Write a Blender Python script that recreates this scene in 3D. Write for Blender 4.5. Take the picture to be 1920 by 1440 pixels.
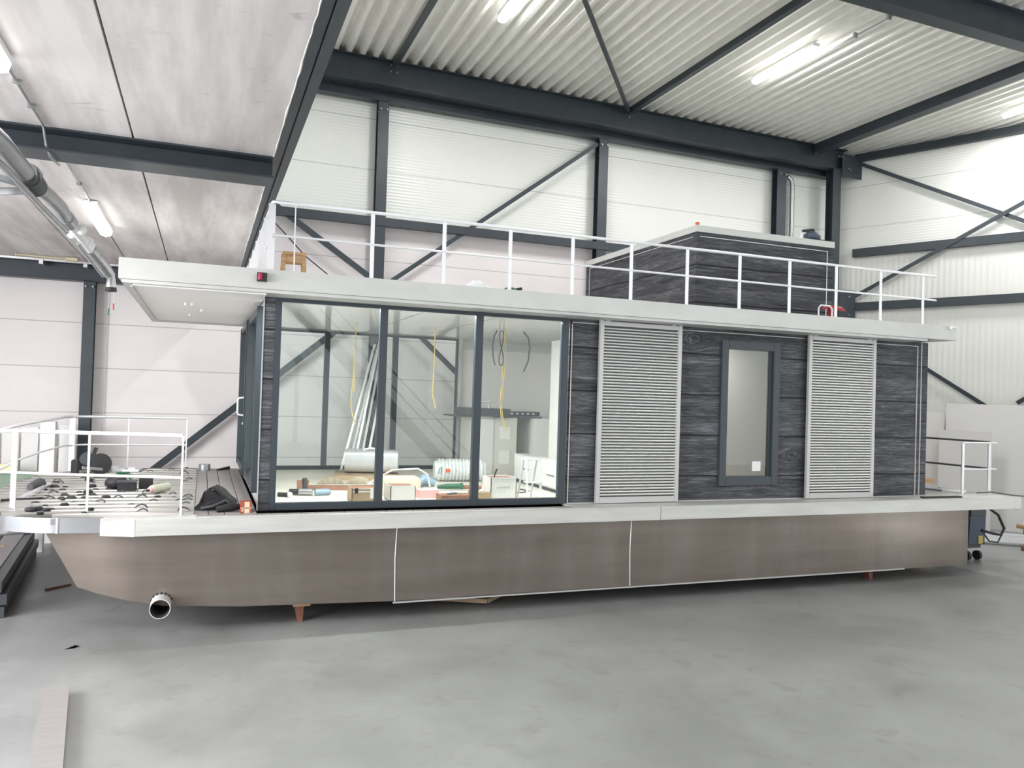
import bpy, bmesh, math, random
from mathutils import Vector, Matrix
random.seed(7)
for o in list(bpy.data.objects): bpy.data.objects.remove(o)
SC = bpy.context.scene
COL = SC.collection
H = 2.46          # eye height: all builder coordinates below are measured from eye level, floor at -H
# ------------------------------------------------------------------ camera
cam_d = bpy.data.cameras.new('camera'); cam = bpy.data.objects.new('camera', cam_d); COL.objects.link(cam)
cam_d.sensor_width = 36.0; cam_d.sensor_fit = 'HORIZONTAL'; cam_d.lens = 1485.3/1920*36.0
cam_d.clip_start = 0.05; cam_d.clip_end = 200
def cam_axes(p, y, r):
    fwd = Vector((math.sin(y)*math.cos(p), math.cos(y)*math.cos(p), math.sin(p)))
    right = Vector((math.cos(y), -math.sin(y), 0)); up = right.cross(fwd)
    c, s = math.cos(r), math.sin(r)
    return c*right+s*up, -s*right+c*up, fwd
R2, U2, FW = cam_axes(0.01639, 0.371154, 0.030830)
m = Matrix((R2, U2, -FW)).transposed().to_4x4(); m.translation = (0, 0, H)
cam.matrix_world = m
SC.camera = cam
# ------------------------------------------------------------------ world, exposure
W = bpy.data.worlds.new('world'); SC.world = W; W.use_nodes = True
W.node_tree.nodes['Background'].inputs[0].default_value = (0.93, 0.96, 1.0, 1)
W.node_tree.nodes['Background'].inputs[1].default_value = 0.73
SC.view_settings.view_transform = 'Standard'; SC.view_settings.look = 'None'
SC.view_settings.exposure = 1.0; SC.view_settings.gamma = 1.0
SC.view_settings.use_curve_mapping = False
def area(name, loc, size, power, rot=(0, 0, 0), color=(1, 1, 1)):
    l = bpy.data.lights.new(name, 'AREA'); l.shape = 'RECTANGLE'; l.size, l.size_y = size
    l.energy = power; l.color = color
    o = bpy.data.objects.new(name, l); COL.objects.link(o)
    o.location = (loc[0], loc[1], loc[2]+H); o.rotation_euler = rot
    return o
# added light for daylight through an assumed hall door left of the camera
area('assumed_door_daylight', (-7.0, 5.0, .5), (7.5, 3.6), 660, (math.radians(62), 0, math.radians(-84)), (0.97, 0.97, 1.0))
# added spot for an assumed sun patch on the floor far right of the frame; the hull mirrors it
sp = bpy.data.lights.new('assumed_sun_patch', 'SPOT'); sp.energy = 60000; sp.spot_size = math.radians(14); sp.spot_blend = .15; sp.shadow_soft_size = .05
so = bpy.data.objects.new('assumed_sun_patch', sp); COL.objects.link(so); so.location = (15.6, 3.2, 5.85+H); so.rotation_euler = Vector((-1.9, 1.2, -8.3)).to_track_quat('-Z', 'Y').to_euler()
# added area lights for slat highlights, from assumed doors behind the photographer; none built
for gx in (15.4, 25.0): area('added_slat_light', (gx, -8.6, .2), (2.4, 5.4), 75, (math.radians(90), 0, 0), (1, 1, .98))
LAMP_W = 78.0      # power of one ceiling tube fitting

# ------------------------------------------------------------------ materials
def new_mat(name):
    mt = bpy.data.materials.new(name); mt.use_nodes = True
    nt = mt.node_tree; return mt, nt, nt.nodes['Principled BSDF']
def N(nt, typ, **kw):
    n = nt.nodes.new(typ)
    for k, v in kw.items(): setattr(n, k, v)
    return n
def noise_col(nt, b, c1, c2, scale=(3, 3, 3), detail=6, lo=0.35, hi=0.65, rough=0.6):
    tc = N(nt, 'ShaderNodeNewGeometry'); mp = N(nt, 'ShaderNodeMapping'); mp.inputs['Scale'].default_value = scale
    nz = N(nt, 'ShaderNodeTexNoise'); nz.inputs['Scale'].default_value = 1.0; nz.inputs['Detail'].default_value = detail
    nz.inputs['Roughness'].default_value = rough
    cr = N(nt, 'ShaderNodeValToRGB'); cr.color_ramp.elements[0].position = lo; cr.color_ramp.elements[1].position = hi
    cr.color_ramp.elements[0].color = (*c1, 1); cr.color_ramp.elements[1].color = (*c2, 1)
    nt.links.new(tc.outputs['Position'], mp.inputs[0]); nt.links.new(mp.outputs[0], nz.inputs[0])
    nt.links.new(nz.outputs[0], cr.inputs[0]); nt.links.new(cr.outputs[0], b.inputs['Base Color'])
    return tc, nz, cr
def plain(name, col, rough=0.5, metal=0.0, vary=0.0, scale=(4, 4, 4)):
    mt, nt, b = new_mat(name)
    b.inputs['Roughness'].default_value = rough; b.inputs['Metallic'].default_value = metal
    b.inputs['Base Color'].default_value = (*col, 1)
    if vary:
        noise_col(nt, b, tuple(c*(1-vary) for c in col), tuple(min(1, c*(1+vary)) for c in col), scale)
    return mt
def math_n(nt, op, a, b=None, c=None):
    n = N(nt, 'ShaderNodeMath', operation=op)
    for i, v in enumerate((a, b, c)):
        if v is None: continue
        if isinstance(v, (int, float)): n.inputs[i].default_value = v
        else: nt.links.new(v, n.inputs[i])
    return n.outputs[0]
def smooth(nt, v, a, b):
    n = N(nt, 'ShaderNodeMapRange'); n.interpolation_type = 'SMOOTHSTEP'
    n.inputs[1].default_value = a; n.inputs[2].default_value = b
    nt.links.new(v, n.inputs[0]); return n.outputs[0]
def mixc(nt, fac, c1, c2):
    n = N(nt, 'ShaderNodeMix', data_type='RGBA')
    if isinstance(fac, (int, float)): n.inputs[0].default_value = fac
    else: nt.links.new(fac, n.inputs[0])
    for i, c in ((6, c1), (7, c2)):
        if isinstance(c, tuple): n.inputs[i].default_value = (*c, 1)
        else: nt.links.new(c, n.inputs[i])
    return n.outputs[2]
def ribbed(name, col, axis, freq, rough=0.35, depth=0.3, joints=None, jcol=None, vary=0.03, metal=0.0):
    """panel with fine ribs (bump) across axis and thin joint lines at world heights"""
    mt, nt, b = new_mat(name); b.inputs['Roughness'].default_value = rough; b.inputs['Metallic'].default_value = metal
    tc, nz, cr = noise_col(nt, b, tuple(c*(1-vary) for c in col), tuple(c*(1+vary) for c in col), (.6, .6, .9))
    sp = N(nt, 'ShaderNodeSeparateXYZ'); nt.links.new(tc.outputs['Position'], sp.inputs[0])
    src = {'x': sp.outputs[0], 'y': sp.outputs[1], 'z': sp.outputs[2]}[axis]
    s = math_n(nt, 'SINE', math_n(nt, 'MULTIPLY', src, freq*2*math.pi))
    bp = N(nt, 'ShaderNodeBump'); bp.inputs['Strength'].default_value = depth; bp.inputs['Distance'].default_value = 0.004
    nt.links.new(s, bp.inputs['Height']); nt.links.new(bp.outputs[0], b.inputs['Normal'])
    if joints:
        z0, st, w = joints
        fr = math_n(nt, 'FRACT', math_n(nt, 'DIVIDE', math_n(nt, 'SUBTRACT', sp.outputs[2], z0-50*st), st))
        d = math_n(nt, 'ABSOLUTE', math_n(nt, 'SUBTRACT', fr, 0.5))
        k = smooth(nt, d, 0.5-w/st, 0.5-w*0.3/st)
        nt.links.new(mixc(nt, k, cr.outputs[0], jcol), b.inputs['Base Color'])
    return mt
STEEL = plain('anthracite_steel', (0.032, 0.042, 0.052), 0.42, vary=0.12)
FRAME = plain('anthracite_frame', (0.037, 0.048, 0.058), 0.38)
FASCIA = plain('mill_aluminium_sheet', (0.58, 0.585, 0.56), 0.5, 0.25, vary=0.05, scale=(1.5, 4, 3))
WHITE = plain('white_board', (0.72, 0.71, 0.69), 0.5)
WHITEP = plain('white_plastic', (0.8, 0.8, 0.8), 0.35)
SOFFIT = plain('white_soffit', (0.90, 0.88, 0.86), 0.45)
ALU = plain('bare_aluminium', (0.80, 0.80, 0.81), 0.34, 0.85, vary=0.04)
ALUW = plain('bright_aluminium', (0.84, 0.84, 0.85), 0.38, 0.45)
GALV = plain('galvanized_steel', (0.42, 0.43, 0.44), 0.35, 0.8, vary=0.1, scale=(9, 9, 9))
RUBRAIL = plain('grey_aluminium_rail', (0.60, 0.60, 0.57), 0.5, 0.35, vary=0.07, scale=(1.2, 3, 12))
BLACK = plain('black_rubber', (0.018, 0.018, 0.02), 0.6)
DGREY = plain('dark_grey_plastic', (0.06, 0.065, 0.07), 0.5)
GREEN = plain('green_plastic', (0.03, 0.12, 0.07), 0.45)
RED = plain('red_plastic', (0.45, 0.03, 0.04), 0.35)
CRIMSON = plain('red_lens', (0.32, 0.01, 0.06), 0.15)
WOOD = plain('pine_wood', (0.50, 0.31, 0.16), 0.6, vary=0.25, scale=(6, 6, 30))
REDWOOD = plain('red_brown_wood', (0.19, 0.075, 0.05), 0.6, vary=0.2)
CARD = plain('brown_cardboard', (0.42, 0.31, 0.20), 0.7, vary=0.06)
RUST = plain('brown_flap', (0.28, 0.14, 0.09), 0.7, vary=0.15)
YELLOW = plain('yellow_cable', (0.62, 0.47, 0.14), 0.5)
PINK = plain('pink_paper', (0.75, 0.45, 0.45), 0.6)
BLUE = plain('blue_paint', (0.055, 0.075, 0.11), 0.45)
BLUEF = plain('blue_film', (0.25, 0.36, 0.45), 0.3)
FOIL = plain('silver_foil', (0.72, 0.73, 0.75), 0.28, 0.6, vary=0.05)
CLEARP = plain('milky_film', (0.62, 0.66, 0.66), 0.22, 0.0, vary=0.08, scale=(20, 20, 20))
ORANGE = plain('orange_plastic', (0.70, 0.16, 0.05), 0.5)
INWALL = plain('interior_wall_board', (0.82, 0.80, 0.77), 0.6)
INFLOOR = plain('interior_plywood_floor', (0.80, 0.765, 0.68), 0.45, vary=0.07, scale=(1, 2, 1))
INCEIL = plain('glossy_white_ceiling', (0.90, 0.91, 0.89), 0.07)
DARKTOP = plain('dark_grey_worktop', (0.07, 0.075, 0.085), 0.35)
CABINET = plain('cream_cabinet_front', (0.66, 0.65, 0.60), 0.4)
GREYB = plain('grey_composite', (0.27, 0.25, 0.245), 0.6, vary=0.05, scale=(2, 20, 2))
PROFILE = plain('dark_profile', (0.05, 0.055, 0.06), 0.45)
CLOTH = plain('white_cloth', (0.82, 0.82, 0.82), 0.8)
CONCW = plain('foam_white', (0.8, 0.79, 0.76), 0.8)
YTUBE = plain('pale_yellow_tube', (0.65, 0.58, 0.36), 0.4)

def mk_lamp():
    mt, nt, b = new_mat('lit_tube')
    b.inputs['Base Color'].default_value = (1, 1, 1, 1)
    b.inputs['Emission Color'].default_value = (1, 1, 0.98, 1); b.inputs['Emission Strength'].default_value = 16
    return mt
LAMP = mk_lamp()
LAMPM = LAMP.copy(); LAMPM.name = 'lit_tube_soft'; LAMPM.node_tree.nodes['Principled BSDF'].inputs['Emission Strength'].default_value = 4.5
def mk_glass(name, tint, refl):
    mt, nt, b = new_mat(name); nt.nodes.remove(b)
    out = [n for n in nt.nodes if n.type == 'OUTPUT_MATERIAL'][0]
    tr = N(nt, 'ShaderNodeBsdfTransparent'); tr.inputs[0].default_value = (*tint, 1)
    gl = N(nt, 'ShaderNodeBsdfGlossy'); gl.inputs['Roughness'].default_value = 0.0; gl.inputs[0].default_value = (0.95, 1, 0.98, 1)
    fr = N(nt, 'ShaderNodeFresnel'); fr.inputs[0].default_value = refl
    mx = N(nt, 'ShaderNodeMixShader'); nt.links.new(fr.outputs[0], mx.inputs[0])
    nt.links.new(tr.outputs[0], mx.inputs[1]); nt.links.new(gl.outputs[0], mx.inputs[2]); nt.links.new(mx.outputs[0], out.inputs[0])
    return mt
GLASS = mk_glass('greenish_glass', (0.90, 0.94, 0.915), 1.62)

def mk_floor():
    mt, nt, b = new_mat('polished_concrete')
    b.inputs['Specular IOR Level'].default_value = 0.45
    tc, nz, cr = noise_col(nt, b, (0.222, 0.227, 0.22), (0.28, 0.286, 0.28), (.7, .7, .7), 9, .38, .62, .68)
    n2 = N(nt, 'ShaderNodeTexNoise'); n2.inputs['Scale'].default_value = 3.0; n2.inputs['Detail'].default_value = 8; n2.inputs['Roughness'].default_value = .7
    n2.inputs['Distortion'].default_value = .6
    nt.links.new(tc.outputs['Position'], n2.inputs[0])
    k = smooth(nt, n2.outputs[0], 0.53, 0.68)
    k = math_n(nt, 'MULTIPLY', k, 0.42)
    nt.links.new(mixc(nt, k, cr.outputs[0], (0.175, 0.17, 0.155)), b.inputs['Base Color'])
    r = N(nt, 'ShaderNodeMapRange'); r.inputs[1].default_value = .3; r.inputs[2].default_value = .7; r.inputs[3].default_value = .30; r.inputs[4].default_value = .48
    nt.links.new(nz.outputs[0], r.inputs[0]); nt.links.new(r.outputs[0], b.inputs['Roughness'])
    return mt
FLOOR = mk_floor()
def mk_slab():
    mt, nt, b = new_mat('concrete_slab'); b.inputs['Roughness'].default_value = .75
    tc, nz, cr = noise_col(nt, b, (0.50, 0.465, 0.455), (0.80, 0.765, 0.755), (2.6, .3, 1), 7, .36, .64)
    n2 = N(nt, 'ShaderNodeTexNoise'); n2.inputs['Scale'].default_value = 1.6; n2.inputs['Detail'].default_value = 9; n2.inputs['Roughness'].default_value = .72
    n2.inputs['Distortion'].default_value = 1.2
    mp = N(nt, 'ShaderNodeMapping'); mp.inputs['Scale'].default_value = (1.3, 2.6, 1)
    nt.links.new(tc.outputs['Position'], mp.inputs[0]); nt.links.new(mp.outputs[0], n2.inputs[0])
    k = math_n(nt, 'MULTIPLY', smooth(nt, n2.outputs[0], 0.57, 0.70), 0.5)
    nt.links.new(mixc(nt, k, cr.outputs[0], (0.36, 0.33, 0.31)), b.inputs['Base Color'])
    return mt
SLAB = mk_slab()
def mk_hull():
    mt, nt, b = new_mat('hull_aluminium'); b.inputs['Metallic'].default_value = .6
    tc, nz, cr = noise_col(nt, b, (0.160, 0.134, 0.112), (0.215, 0.183, 0.158), (.5, .5, 5), 5, .3, .7)
    # scratches and handling marks
    n2 = N(nt, 'ShaderNodeTexNoise'); n2.inputs['Scale'].default_value = 1.0; n2.inputs['Detail'].default_value = 3
    mp = N(nt, 'ShaderNodeMapping'); mp.inputs['Scale'].default_value = (2.6, 1, .5)
    nt.links.new(tc.outputs['Position'], mp.inputs[0]); nt.links.new(mp.outputs[0], n2.inputs[0])
    k = math_n(nt, 'MULTIPLY', smooth(nt, n2.outputs[0], 0.35, 0.85), 0.22)
    nt.links.new(mixc(nt, k, cr.outputs[0], (0.42, 0.40, 0.385)), b.inputs['Base Color'])
    b.inputs['Roughness'].default_value = .3
    return mt
HULL = mk_hull()
def mk_wood(name, z0, dark=1.0, wl=.017):
    """printed grey weathered planks; planks .532 m high, boundaries at world height z0 + k*.532"""
    st = 0.532
    mt, nt, b = new_mat(name); b.inputs['Roughness'].default_value = .62; b.inputs['Specular IOR Level'].default_value = .3
    g = N(nt, 'ShaderNodeNewGeometry'); sp = N(nt, 'ShaderNodeSeparateXYZ'); nt.links.new(g.outputs['Position'], sp.inputs[0])
    u = math_n(nt, 'ADD', sp.outputs[0], math_n(nt, 'MULTIPLY', sp.outputs[1], 1.0)); z = sp.outputs[2]
    # a slow waviness of the boundary lines
    wv = N(nt, 'ShaderNodeTexNoise'); wv.inputs['Scale'].default_value = 1.1; wv.inputs['Detail'].default_value = 2
    nt.links.new(g.outputs['Position'], wv.inputs[0])
    zw = math_n(nt, 'ADD', z, math_n(nt, 'MULTIPLY', math_n(nt, 'SUBTRACT', wv.outputs[0], .5), .03))
    q = math_n(nt, 'DIVIDE', math_n(nt, 'SUBTRACT', zw, z0-20*st), st)
    idx = math_n(nt, 'FLOOR', q); fr = math_n(nt, 'FRACT', q)
    # knots: displace grain around them
    ring = None; zz = z
    for kx, kz, kr in ((5.99, .84+H, .10), (6.84, .88+H, .035), (7.07, -1.18+H, .035), (4.26, -.06+H, .035), (7.62, -.68+H, .09)):
        ky = 8.78
        dx = math_n(nt, 'MULTIPLY', math_n(nt, 'SUBTRACT', u, kx+ky), .55); dz = math_n(nt, 'SUBTRACT', z, kz)
        d = math_n(nt, 'SQRT', math_n(nt, 'ADD', math_n(nt, 'MULTIPLY', dx, dx), math_n(nt, 'MULTIPLY', dz, dz)))
        m1 = math_n(nt, 'SUBTRACT', 1.0, smooth(nt, d, kr*.45, kr))
        rg = math_n(nt, 'MULTIPLY', math_n(nt, 'MULTIPLY_ADD', math_n(nt, 'SINE', math_n(nt, 'MULTIPLY', d, 9.5/kr*2)), .5, .5), 1.0)
        ring = (m1, rg, math_n(nt, 'SUBTRACT', 1.0, smooth(nt, d, kr*.08, kr*.2))) if ring is None else (
            math_n(nt, 'MAXIMUM', ring[0], m1), mixf(nt, m1, ring[1], rg), math_n(nt, 'MAXIMUM', ring[2], math_n(nt, 'SUBTRACT', 1.0, smooth(nt, d, kr*.08, kr*.2))))
        # bend the grain
        bend = math_n(nt, 'DIVIDE', math_n(nt, 'MULTIPLY', dz, -kr*kr*1.5), math_n(nt, 'ADD', math_n(nt, 'MULTIPLY', d, d), kr*kr*1.0))
        zz = math_n(nt, 'ADD', zz, bend)
    def grain(sx, sz, off, detail, rough, dist):
        cb = N(nt, 'ShaderNodeCombineXYZ')
        nt.links.new(math_n(nt, 'ADD', math_n(nt, 'MULTIPLY', u, sx), math_n(nt, 'MULTIPLY', idx, 7.31)), cb.inputs[0])
        nt.links.new(math_n(nt, 'MULTIPLY', idx, 3.7+off), cb.inputs[1])
        nt.links.new(math_n(nt, 'MULTIPLY', zz, sz), cb.inputs[2])
        n = N(nt, 'ShaderNodeTexNoise'); n.inputs['Scale'].default_value = 1; n.inputs['Detail'].default_value = detail
        n.inputs['Roughness'].default_value = rough; n.inputs['Distortion'].default_value = dist
        nt.links.new(cb.outputs[0], n.inputs[0]); return n.outputs[0]
    g1 = grain(2.6, 60, 0, 9, .80, .9)
    g2 = grain(0.7, 7, 5, 4, .6, 1.0)
    g3 = grain(7.0, 150, 9, 6, .75, .5)
    s = math_n(nt, 'ADD', math_n(nt, 'MULTIPLY', g1, .55), math_n(nt, 'ADD', math_n(nt, 'MULTIPLY', g2, .25), math_n(nt, 'MULTIPLY', g3, .25)))
    s = mixf(nt, math_n(nt, 'MULTIPLY', ring[0], .35), s, math_n(nt, 'MULTIPLY_ADD', ring[1], .25, .42))
    cr = N(nt, 'ShaderNodeValToRGB'); e = cr.color_ramp.elements
    e[0].position = .405; e[0].color = (0.018*dark, .019*dark, .023*dark, 1)
    e[1].position = .635; e[1].color = (0.50*dark, .505*dark, .55*dark, 1)
    x = e.new(.475); x.color = (0.085*dark, .088*dark, .098*dark, 1)
    x = e.new(.545); x.color = (0.17*dark, .173*dark, .19*dark, 1)
    nt.links.new(s, cr.inputs[0])
    edge = math_n(nt, 'ABSOLUTE', math_n(nt, 'SUBTRACT', fr, .5))
    k = smooth(nt, edge, .500-wl*1.6, .500-wl*.6)
    k2 = math_n(nt, 'MULTIPLY', smooth(nt, math_n(nt, 'SUBTRACT', .5, math_n(nt, 'ABSOLUTE', math_n(nt, 'SUBTRACT', fr, .47))), .493, .498), .55)
    k = math_n(nt, 'MAXIMUM', math_n(nt, 'MAXIMUM', k, k2), math_n(nt, 'MULTIPLY', ring[2], .8))
    nt.links.new(mixc(nt, k, cr.outputs[0], (0.012, .012, .015)), b.inputs['Base Color'])
    return mt
def mixf(nt, fac, a, b_):
    n = N(nt, 'ShaderNodeMix', data_type='FLOAT')
    nt.links.new(fac, n.inputs[0])
    for i, v in ((2, a), (3, b_)):
        if isinstance(v, (int, float)): n.inputs[i].default_value = v
        else: nt.links.new(v, n.inputs[i])
    return n.outputs[0]
CLAD = mk_wood('grey_plank_print', 0.64+H, .50)
CLADR = mk_wood('grey_plank_print_roof', 1.96+H, .38, .022)
PANEL_LOW = ribbed('daylight_tinted_concrete', (0.80, 0.755, 0.748), 'z', 3, .6, .05, (0.28+H, 0.775, .012), (0.50, .46, .455), .035)  # pink cast of the daylight put into the concrete base colour
PANEL_UP = ribbed('white_sandwich_panel', (0.78, 0.79, 0.745), 'z', 16, .33, .35, (4.38+H, 1.0, .010), (0.42, .43, .40), .02)
PANEL_R = ribbed('white_vertical_panel', (0.74, 0.745, 0.70), 'y', 9, .4, .5, None, None, .02)
ROOFSH = plain('corrugated_sheet', (0.86, 0.855, 0.80), 0.42, 0.1, vary=0.04)
BAND = plain('polished_aluminium', (0.60, 0.61, 0.63), 0.2, 1.0)
SHUT = plain('satin_shutter_aluminium', (0.50, 0.50, 0.49), 0.4, 0.4)
SLAT = plain('rolled_slat_aluminium', (0.68, 0.68, 0.66), 0.38, 0.85)
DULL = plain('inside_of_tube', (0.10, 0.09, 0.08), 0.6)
PLATE = plain('foredeck_aluminium', (0.39, 0.38, 0.355), 0.36, 0.75, vary=0.06, scale=(1.0, 6, 4))

# ------------------------------------------------------------------ mesh builder
class MB:
    def __init__(s): s.v = []; s.f = []; s.m = []; s.sm = []; s.mi = 0
    def add(s, vs, fs, sm=False):
        o = len(s.v); s.v += [tuple(p) for p in vs]
        for f in fs: s.f.append([o+i for i in f]); s.m.append(s.mi); s.sm.append(sm)
        return s
    def box(s, x0, x1, y0, y1, z0, z1):
        return s.add([(x0,y0,z0),(x1,y0,z0),(x1,y1,z0),(x0,y1,z0),(x0,y0,z1),(x1,y0,z1),(x1,y1,z1),(x0,y1,z1)],
                     [(0,3,2,1),(4,5,6,7),(0,1,5,4),(1,2,6,5),(2,3,7,6),(3,0,4,7)])
    def bar(s, p, q, w, h, up=(0,0,1)):
        """rectangular bar from p to q, w sideways, h along up"""
        p = Vector(p); q = Vector(q); d = (q-p).normalized(); up = Vector(up)
        sd = d.cross(up)
        if sd.length < 1e-4: sd = d.cross(Vector((1,0,0)))
        sd.normalize(); u = sd.cross(d).normalized(); a = sd*w/2; c = u*h/2
        vs = [p-a-c, p+a-c, p+a+c, p-a+c, q-a-c, q+a-c, q+a+c, q-a+c]
        return s.add(vs, [(0,1,2,3),(7,6,5,4),(0,4,5,1),(1,5,6,2),(2,6,7,3),(3,7,4,0)])
    def ibeam(s, p, q, w, h, up=(0,0,1), t=.016):
        p = Vector(p); q = Vector(q); d = (q-p).normalized(); u = Vector(up); sd = d.cross(u).normalized(); u = sd.cross(d).normalized()
        s.bar(p+u*(h/2-t/2), q+u*(h/2-t/2), w, t, up); s.bar(p-u*(h/2-t/2), q-u*(h/2-t/2), w, t, up)
        return s.bar(p, q, t*.8, h-2*t, up)
    def tube(s, pts, r, n=8, cap=True, closed=False):
        pts = [Vector(p) for p in pts]; rs = r if isinstance(r, (list, tuple)) else [r]*len(pts)
        prev = None; rings = []
        L = len(pts)
        for i, p in enumerate(pts):
            a = pts[(i-1) % L] if (closed or i > 0) else p; b = pts[(i+1) % L] if (closed or i < L-1) else p
            t = (b-a).normalized()
            if prev is None:
                x = t.cross(Vector((0,0,1)))
                if x.length < .05: x = t.cross(Vector((1,0,0)))
            else: x = prev - t*prev.dot(t)
            x.normalize(); prev = x; y = t.cross(x)
            rings.append([p + (x*math.cos(2*math.pi*k/n)+y*math.sin(2*math.pi*k/n))*rs[i] for k in range(n)])
        vs = [v for rg in rings for v in rg]; fs = []
        for i in range(L if closed else L-1):
            j = (i+1) % L
            for k in range(n):
                k2 = (k+1) % n; fs.append((i*n+k, i*n+k2, j*n+k2, j*n+k))
        s.add(vs, fs, True)
        if cap and not closed:
            s.add(rings[0], [tuple(range(n))][::1]); s.add(rings[-1], [tuple(range(n))[::-1]])
        return s
    def cyl(s, p, q, r, n=16): return s.tube([p, q], r, n)
    def hollow(s, p, q, r, t, n=24):
        s.tube([p, q], r, n, False); s.tube([q, p], r-t, n, False)
        for e, o in ((p, q), (q, p)):
            e = Vector(e); d = (e-Vector(o)).normalized(); x = d.cross(Vector((0,0,1)))
            if x.length < .05: x = d.cross(Vector((1,0,0)))
            x.normalize(); y = d.cross(x); vs = []
            for k in range(n):
                a = 2*math.pi*k/n; c = x*math.cos(a)+y*math.sin(a); vs += [e+c*r, e+c*(r-t)]
            s.add(vs, [(2*k, 2*((k+1)%n), 2*((k+1)%n)+1, 2*k+1) for k in range(n)])
        return s
    def prism(s, poly, axis, a, b, sm=False):
        """extrude 2-D polygon along axis from a to b; poly in the other two coordinates in order"""
        def P(u, v, w):
            return {'x': (w, u, v), 'y': (u, w, v), 'z': (u, v, w)}[axis]
        n = len(poly); vs = [P(u, v, a) for u, v in poly]+[P(u, v, b) for u, v in poly]
        fs = [(i, (i+1) % n, n+(i+1) % n, n+i) for i in range(n)]
        s.add(vs, fs, sm); s.add(vs[:n], [tuple(range(n))[::-1]]); s.add(vs[n:], [tuple(range(n))]); return s
    def blob(s, c, r, n=10, k=6, rot=0, noise=0, flat=False):
        vs = []; fs = []
        for i in range(k+1):
            th = math.pi*i/k
            for j in range(n):
                ph = 2*math.pi*j/n; q = 1+random.uniform(-noise, noise)
                x, y, z = math.sin(th)*math.cos(ph)*r[0]*q, math.sin(th)*math.sin(ph)*r[1]*q, math.cos(th)*r[2]*q
                if flat: z = max(z, -r[2]*.0)
                X = x*math.cos(rot)-y*math.sin(rot); Y = x*math.sin(rot)+y*math.cos(rot)
                vs.append((c[0]+X, c[1]+Y, c[2]+z))
        for i in range(k):
            for j in range(n): fs.append((i*n+j, (i+1)*n+j, (i+1)*n+(j+1) % n, i*n+(j+1) % n))
        return s.add(vs, fs, True)
    def rot(s, ang, cx, cy, start=0):
        c, sn = math.cos(ang), math.sin(ang)
        s.v[start:] = [(cx+(x-cx)*c-(y-cy)*sn, cy+(x-cx)*sn+(y-cy)*c, z) for x, y, z in s.v[start:]]; return s
    def build(s, name, mats, parent=None, label=None, cat=None, group=None, kind=None, bevel=0, loc=None):
        if not isinstance(mats, (list, tuple)): mats = [mats]
        me = bpy.data.meshes.new(name)
        if parent is not None: org = WORLD[parent.name]
        elif loc is not None: org = Vector((loc[0], loc[1], loc[2]+H))
        else:
            xs, ys, zs = zip(*s.v); org = Vector(((min(xs)+max(xs))/2, (min(ys)+max(ys))/2, min(zs)+H))
        me.from_pydata([(x-org.x, y-org.y, z+H-org.z) for x, y, z in s.v], [], s.f)
        for mt in mats: me.materials.append(mt)
        me.polygons.foreach_set('material_index', s.m); me.polygons.foreach_set('use_smooth', s.sm)
        bm = bmesh.new(); bm.from_mesh(me); 
        bmesh.ops.recalc_face_normals(bm, faces=bm.faces)
        if bevel:
            bmesh.ops.bevel(bm, geom=[e for e in bm.edges if e.is_manifold and e.calc_face_angle(0) > .6], offset=bevel, segments=2, affect='EDGES', clamp_overlap=True)
        bm.to_mesh(me); bm.free(); me.update()
        o = bpy.data.objects.new(name, me); COL.objects.link(o)
        if parent is None: o.location = org
        else: o.parent = parent
        WORLD[o.name] = org
        tag(o, label, cat, group, kind)
        return o
WORLD = {}
def tag(o, label=None, cat=None, group=None, kind=None):
    if label: o['label'] = label
    if cat: o['category'] = cat
    if group: o['group'] = group
    if kind: o['kind'] = kind
    return o
def thing(name, label, cat, loc, group=None):
    o = bpy.data.objects.new(name, None); COL.objects.link(o)
    o.location = (loc[0], loc[1], loc[2]+H); WORLD[o.name] = Vector(o.location)
    return tag(o, label, cat, group)
def dup(root, dx, dy, dz, label=None, group=None):
    r = root.copy(); COL.objects.link(r); r.location = Vector(root.location)+Vector((dx, dy, dz))
    if label: r['label'] = label
    if group: r['group'] = group
    for ch in list(root.children):
        c = ch.copy(); COL.objects.link(c); c.parent = r
        for g in ch.children:
            d = g.copy(); COL.objects.link(d); d.parent = c
    return r

# ================================================================== THE HALL
F = -H
MB().box(-9, 24, -9, 17, F-.2, F).build('floor', FLOOR, kind='structure')
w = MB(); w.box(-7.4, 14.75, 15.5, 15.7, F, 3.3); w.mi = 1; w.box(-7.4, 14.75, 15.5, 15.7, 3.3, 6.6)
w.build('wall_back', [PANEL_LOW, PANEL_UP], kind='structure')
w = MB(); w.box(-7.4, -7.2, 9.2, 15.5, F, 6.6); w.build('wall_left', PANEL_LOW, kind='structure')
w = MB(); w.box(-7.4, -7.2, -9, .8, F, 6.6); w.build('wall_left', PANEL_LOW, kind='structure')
w = MB(); w.box(-7.4, -7.2, .8, 9.2, 2.05, 6.6); w.build('wall_left', PANEL_UP, kind='structure')  # lintel above the assumed door opening
# right wall, running obliquely from the far corner towards the camera side
WA = math.radians(25.1); WC = Vector((14.55, 15.2, 0)); WD = Vector((math.sin(WA), -math.cos(WA), 0)); WN = Vector((-math.cos(WA), -math.sin(WA), 0))
def rw(along, z, off=0.0):
    p = WC+WD*along+WN*off; return (p.x, p.y, z)
w = MB()
def wall_piece(w, a0, a1, z0, z1, o0, o1):
    vs = [rw(a0, z0, o0), rw(a1, z0, o0), rw(a1, z1, o0), rw(a0, z1, o0), rw(a0, z0, o1), rw(a1, z0, o1), rw(a1, z1, o1), rw(a0, z1, o1)]
    w.add(vs, [(0,1,2,3),(7,6,5,4),(0,4,5,1),(1,5,6,2),(2,6,7,3),(3,7,4,0)])
wall_piece(w, -.6, 16, F, 3.75, -.30, -.05); w.mi = 1; wall_piece(w, -.6, 16, 3.75, 6.7, -.30, -.05)
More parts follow.
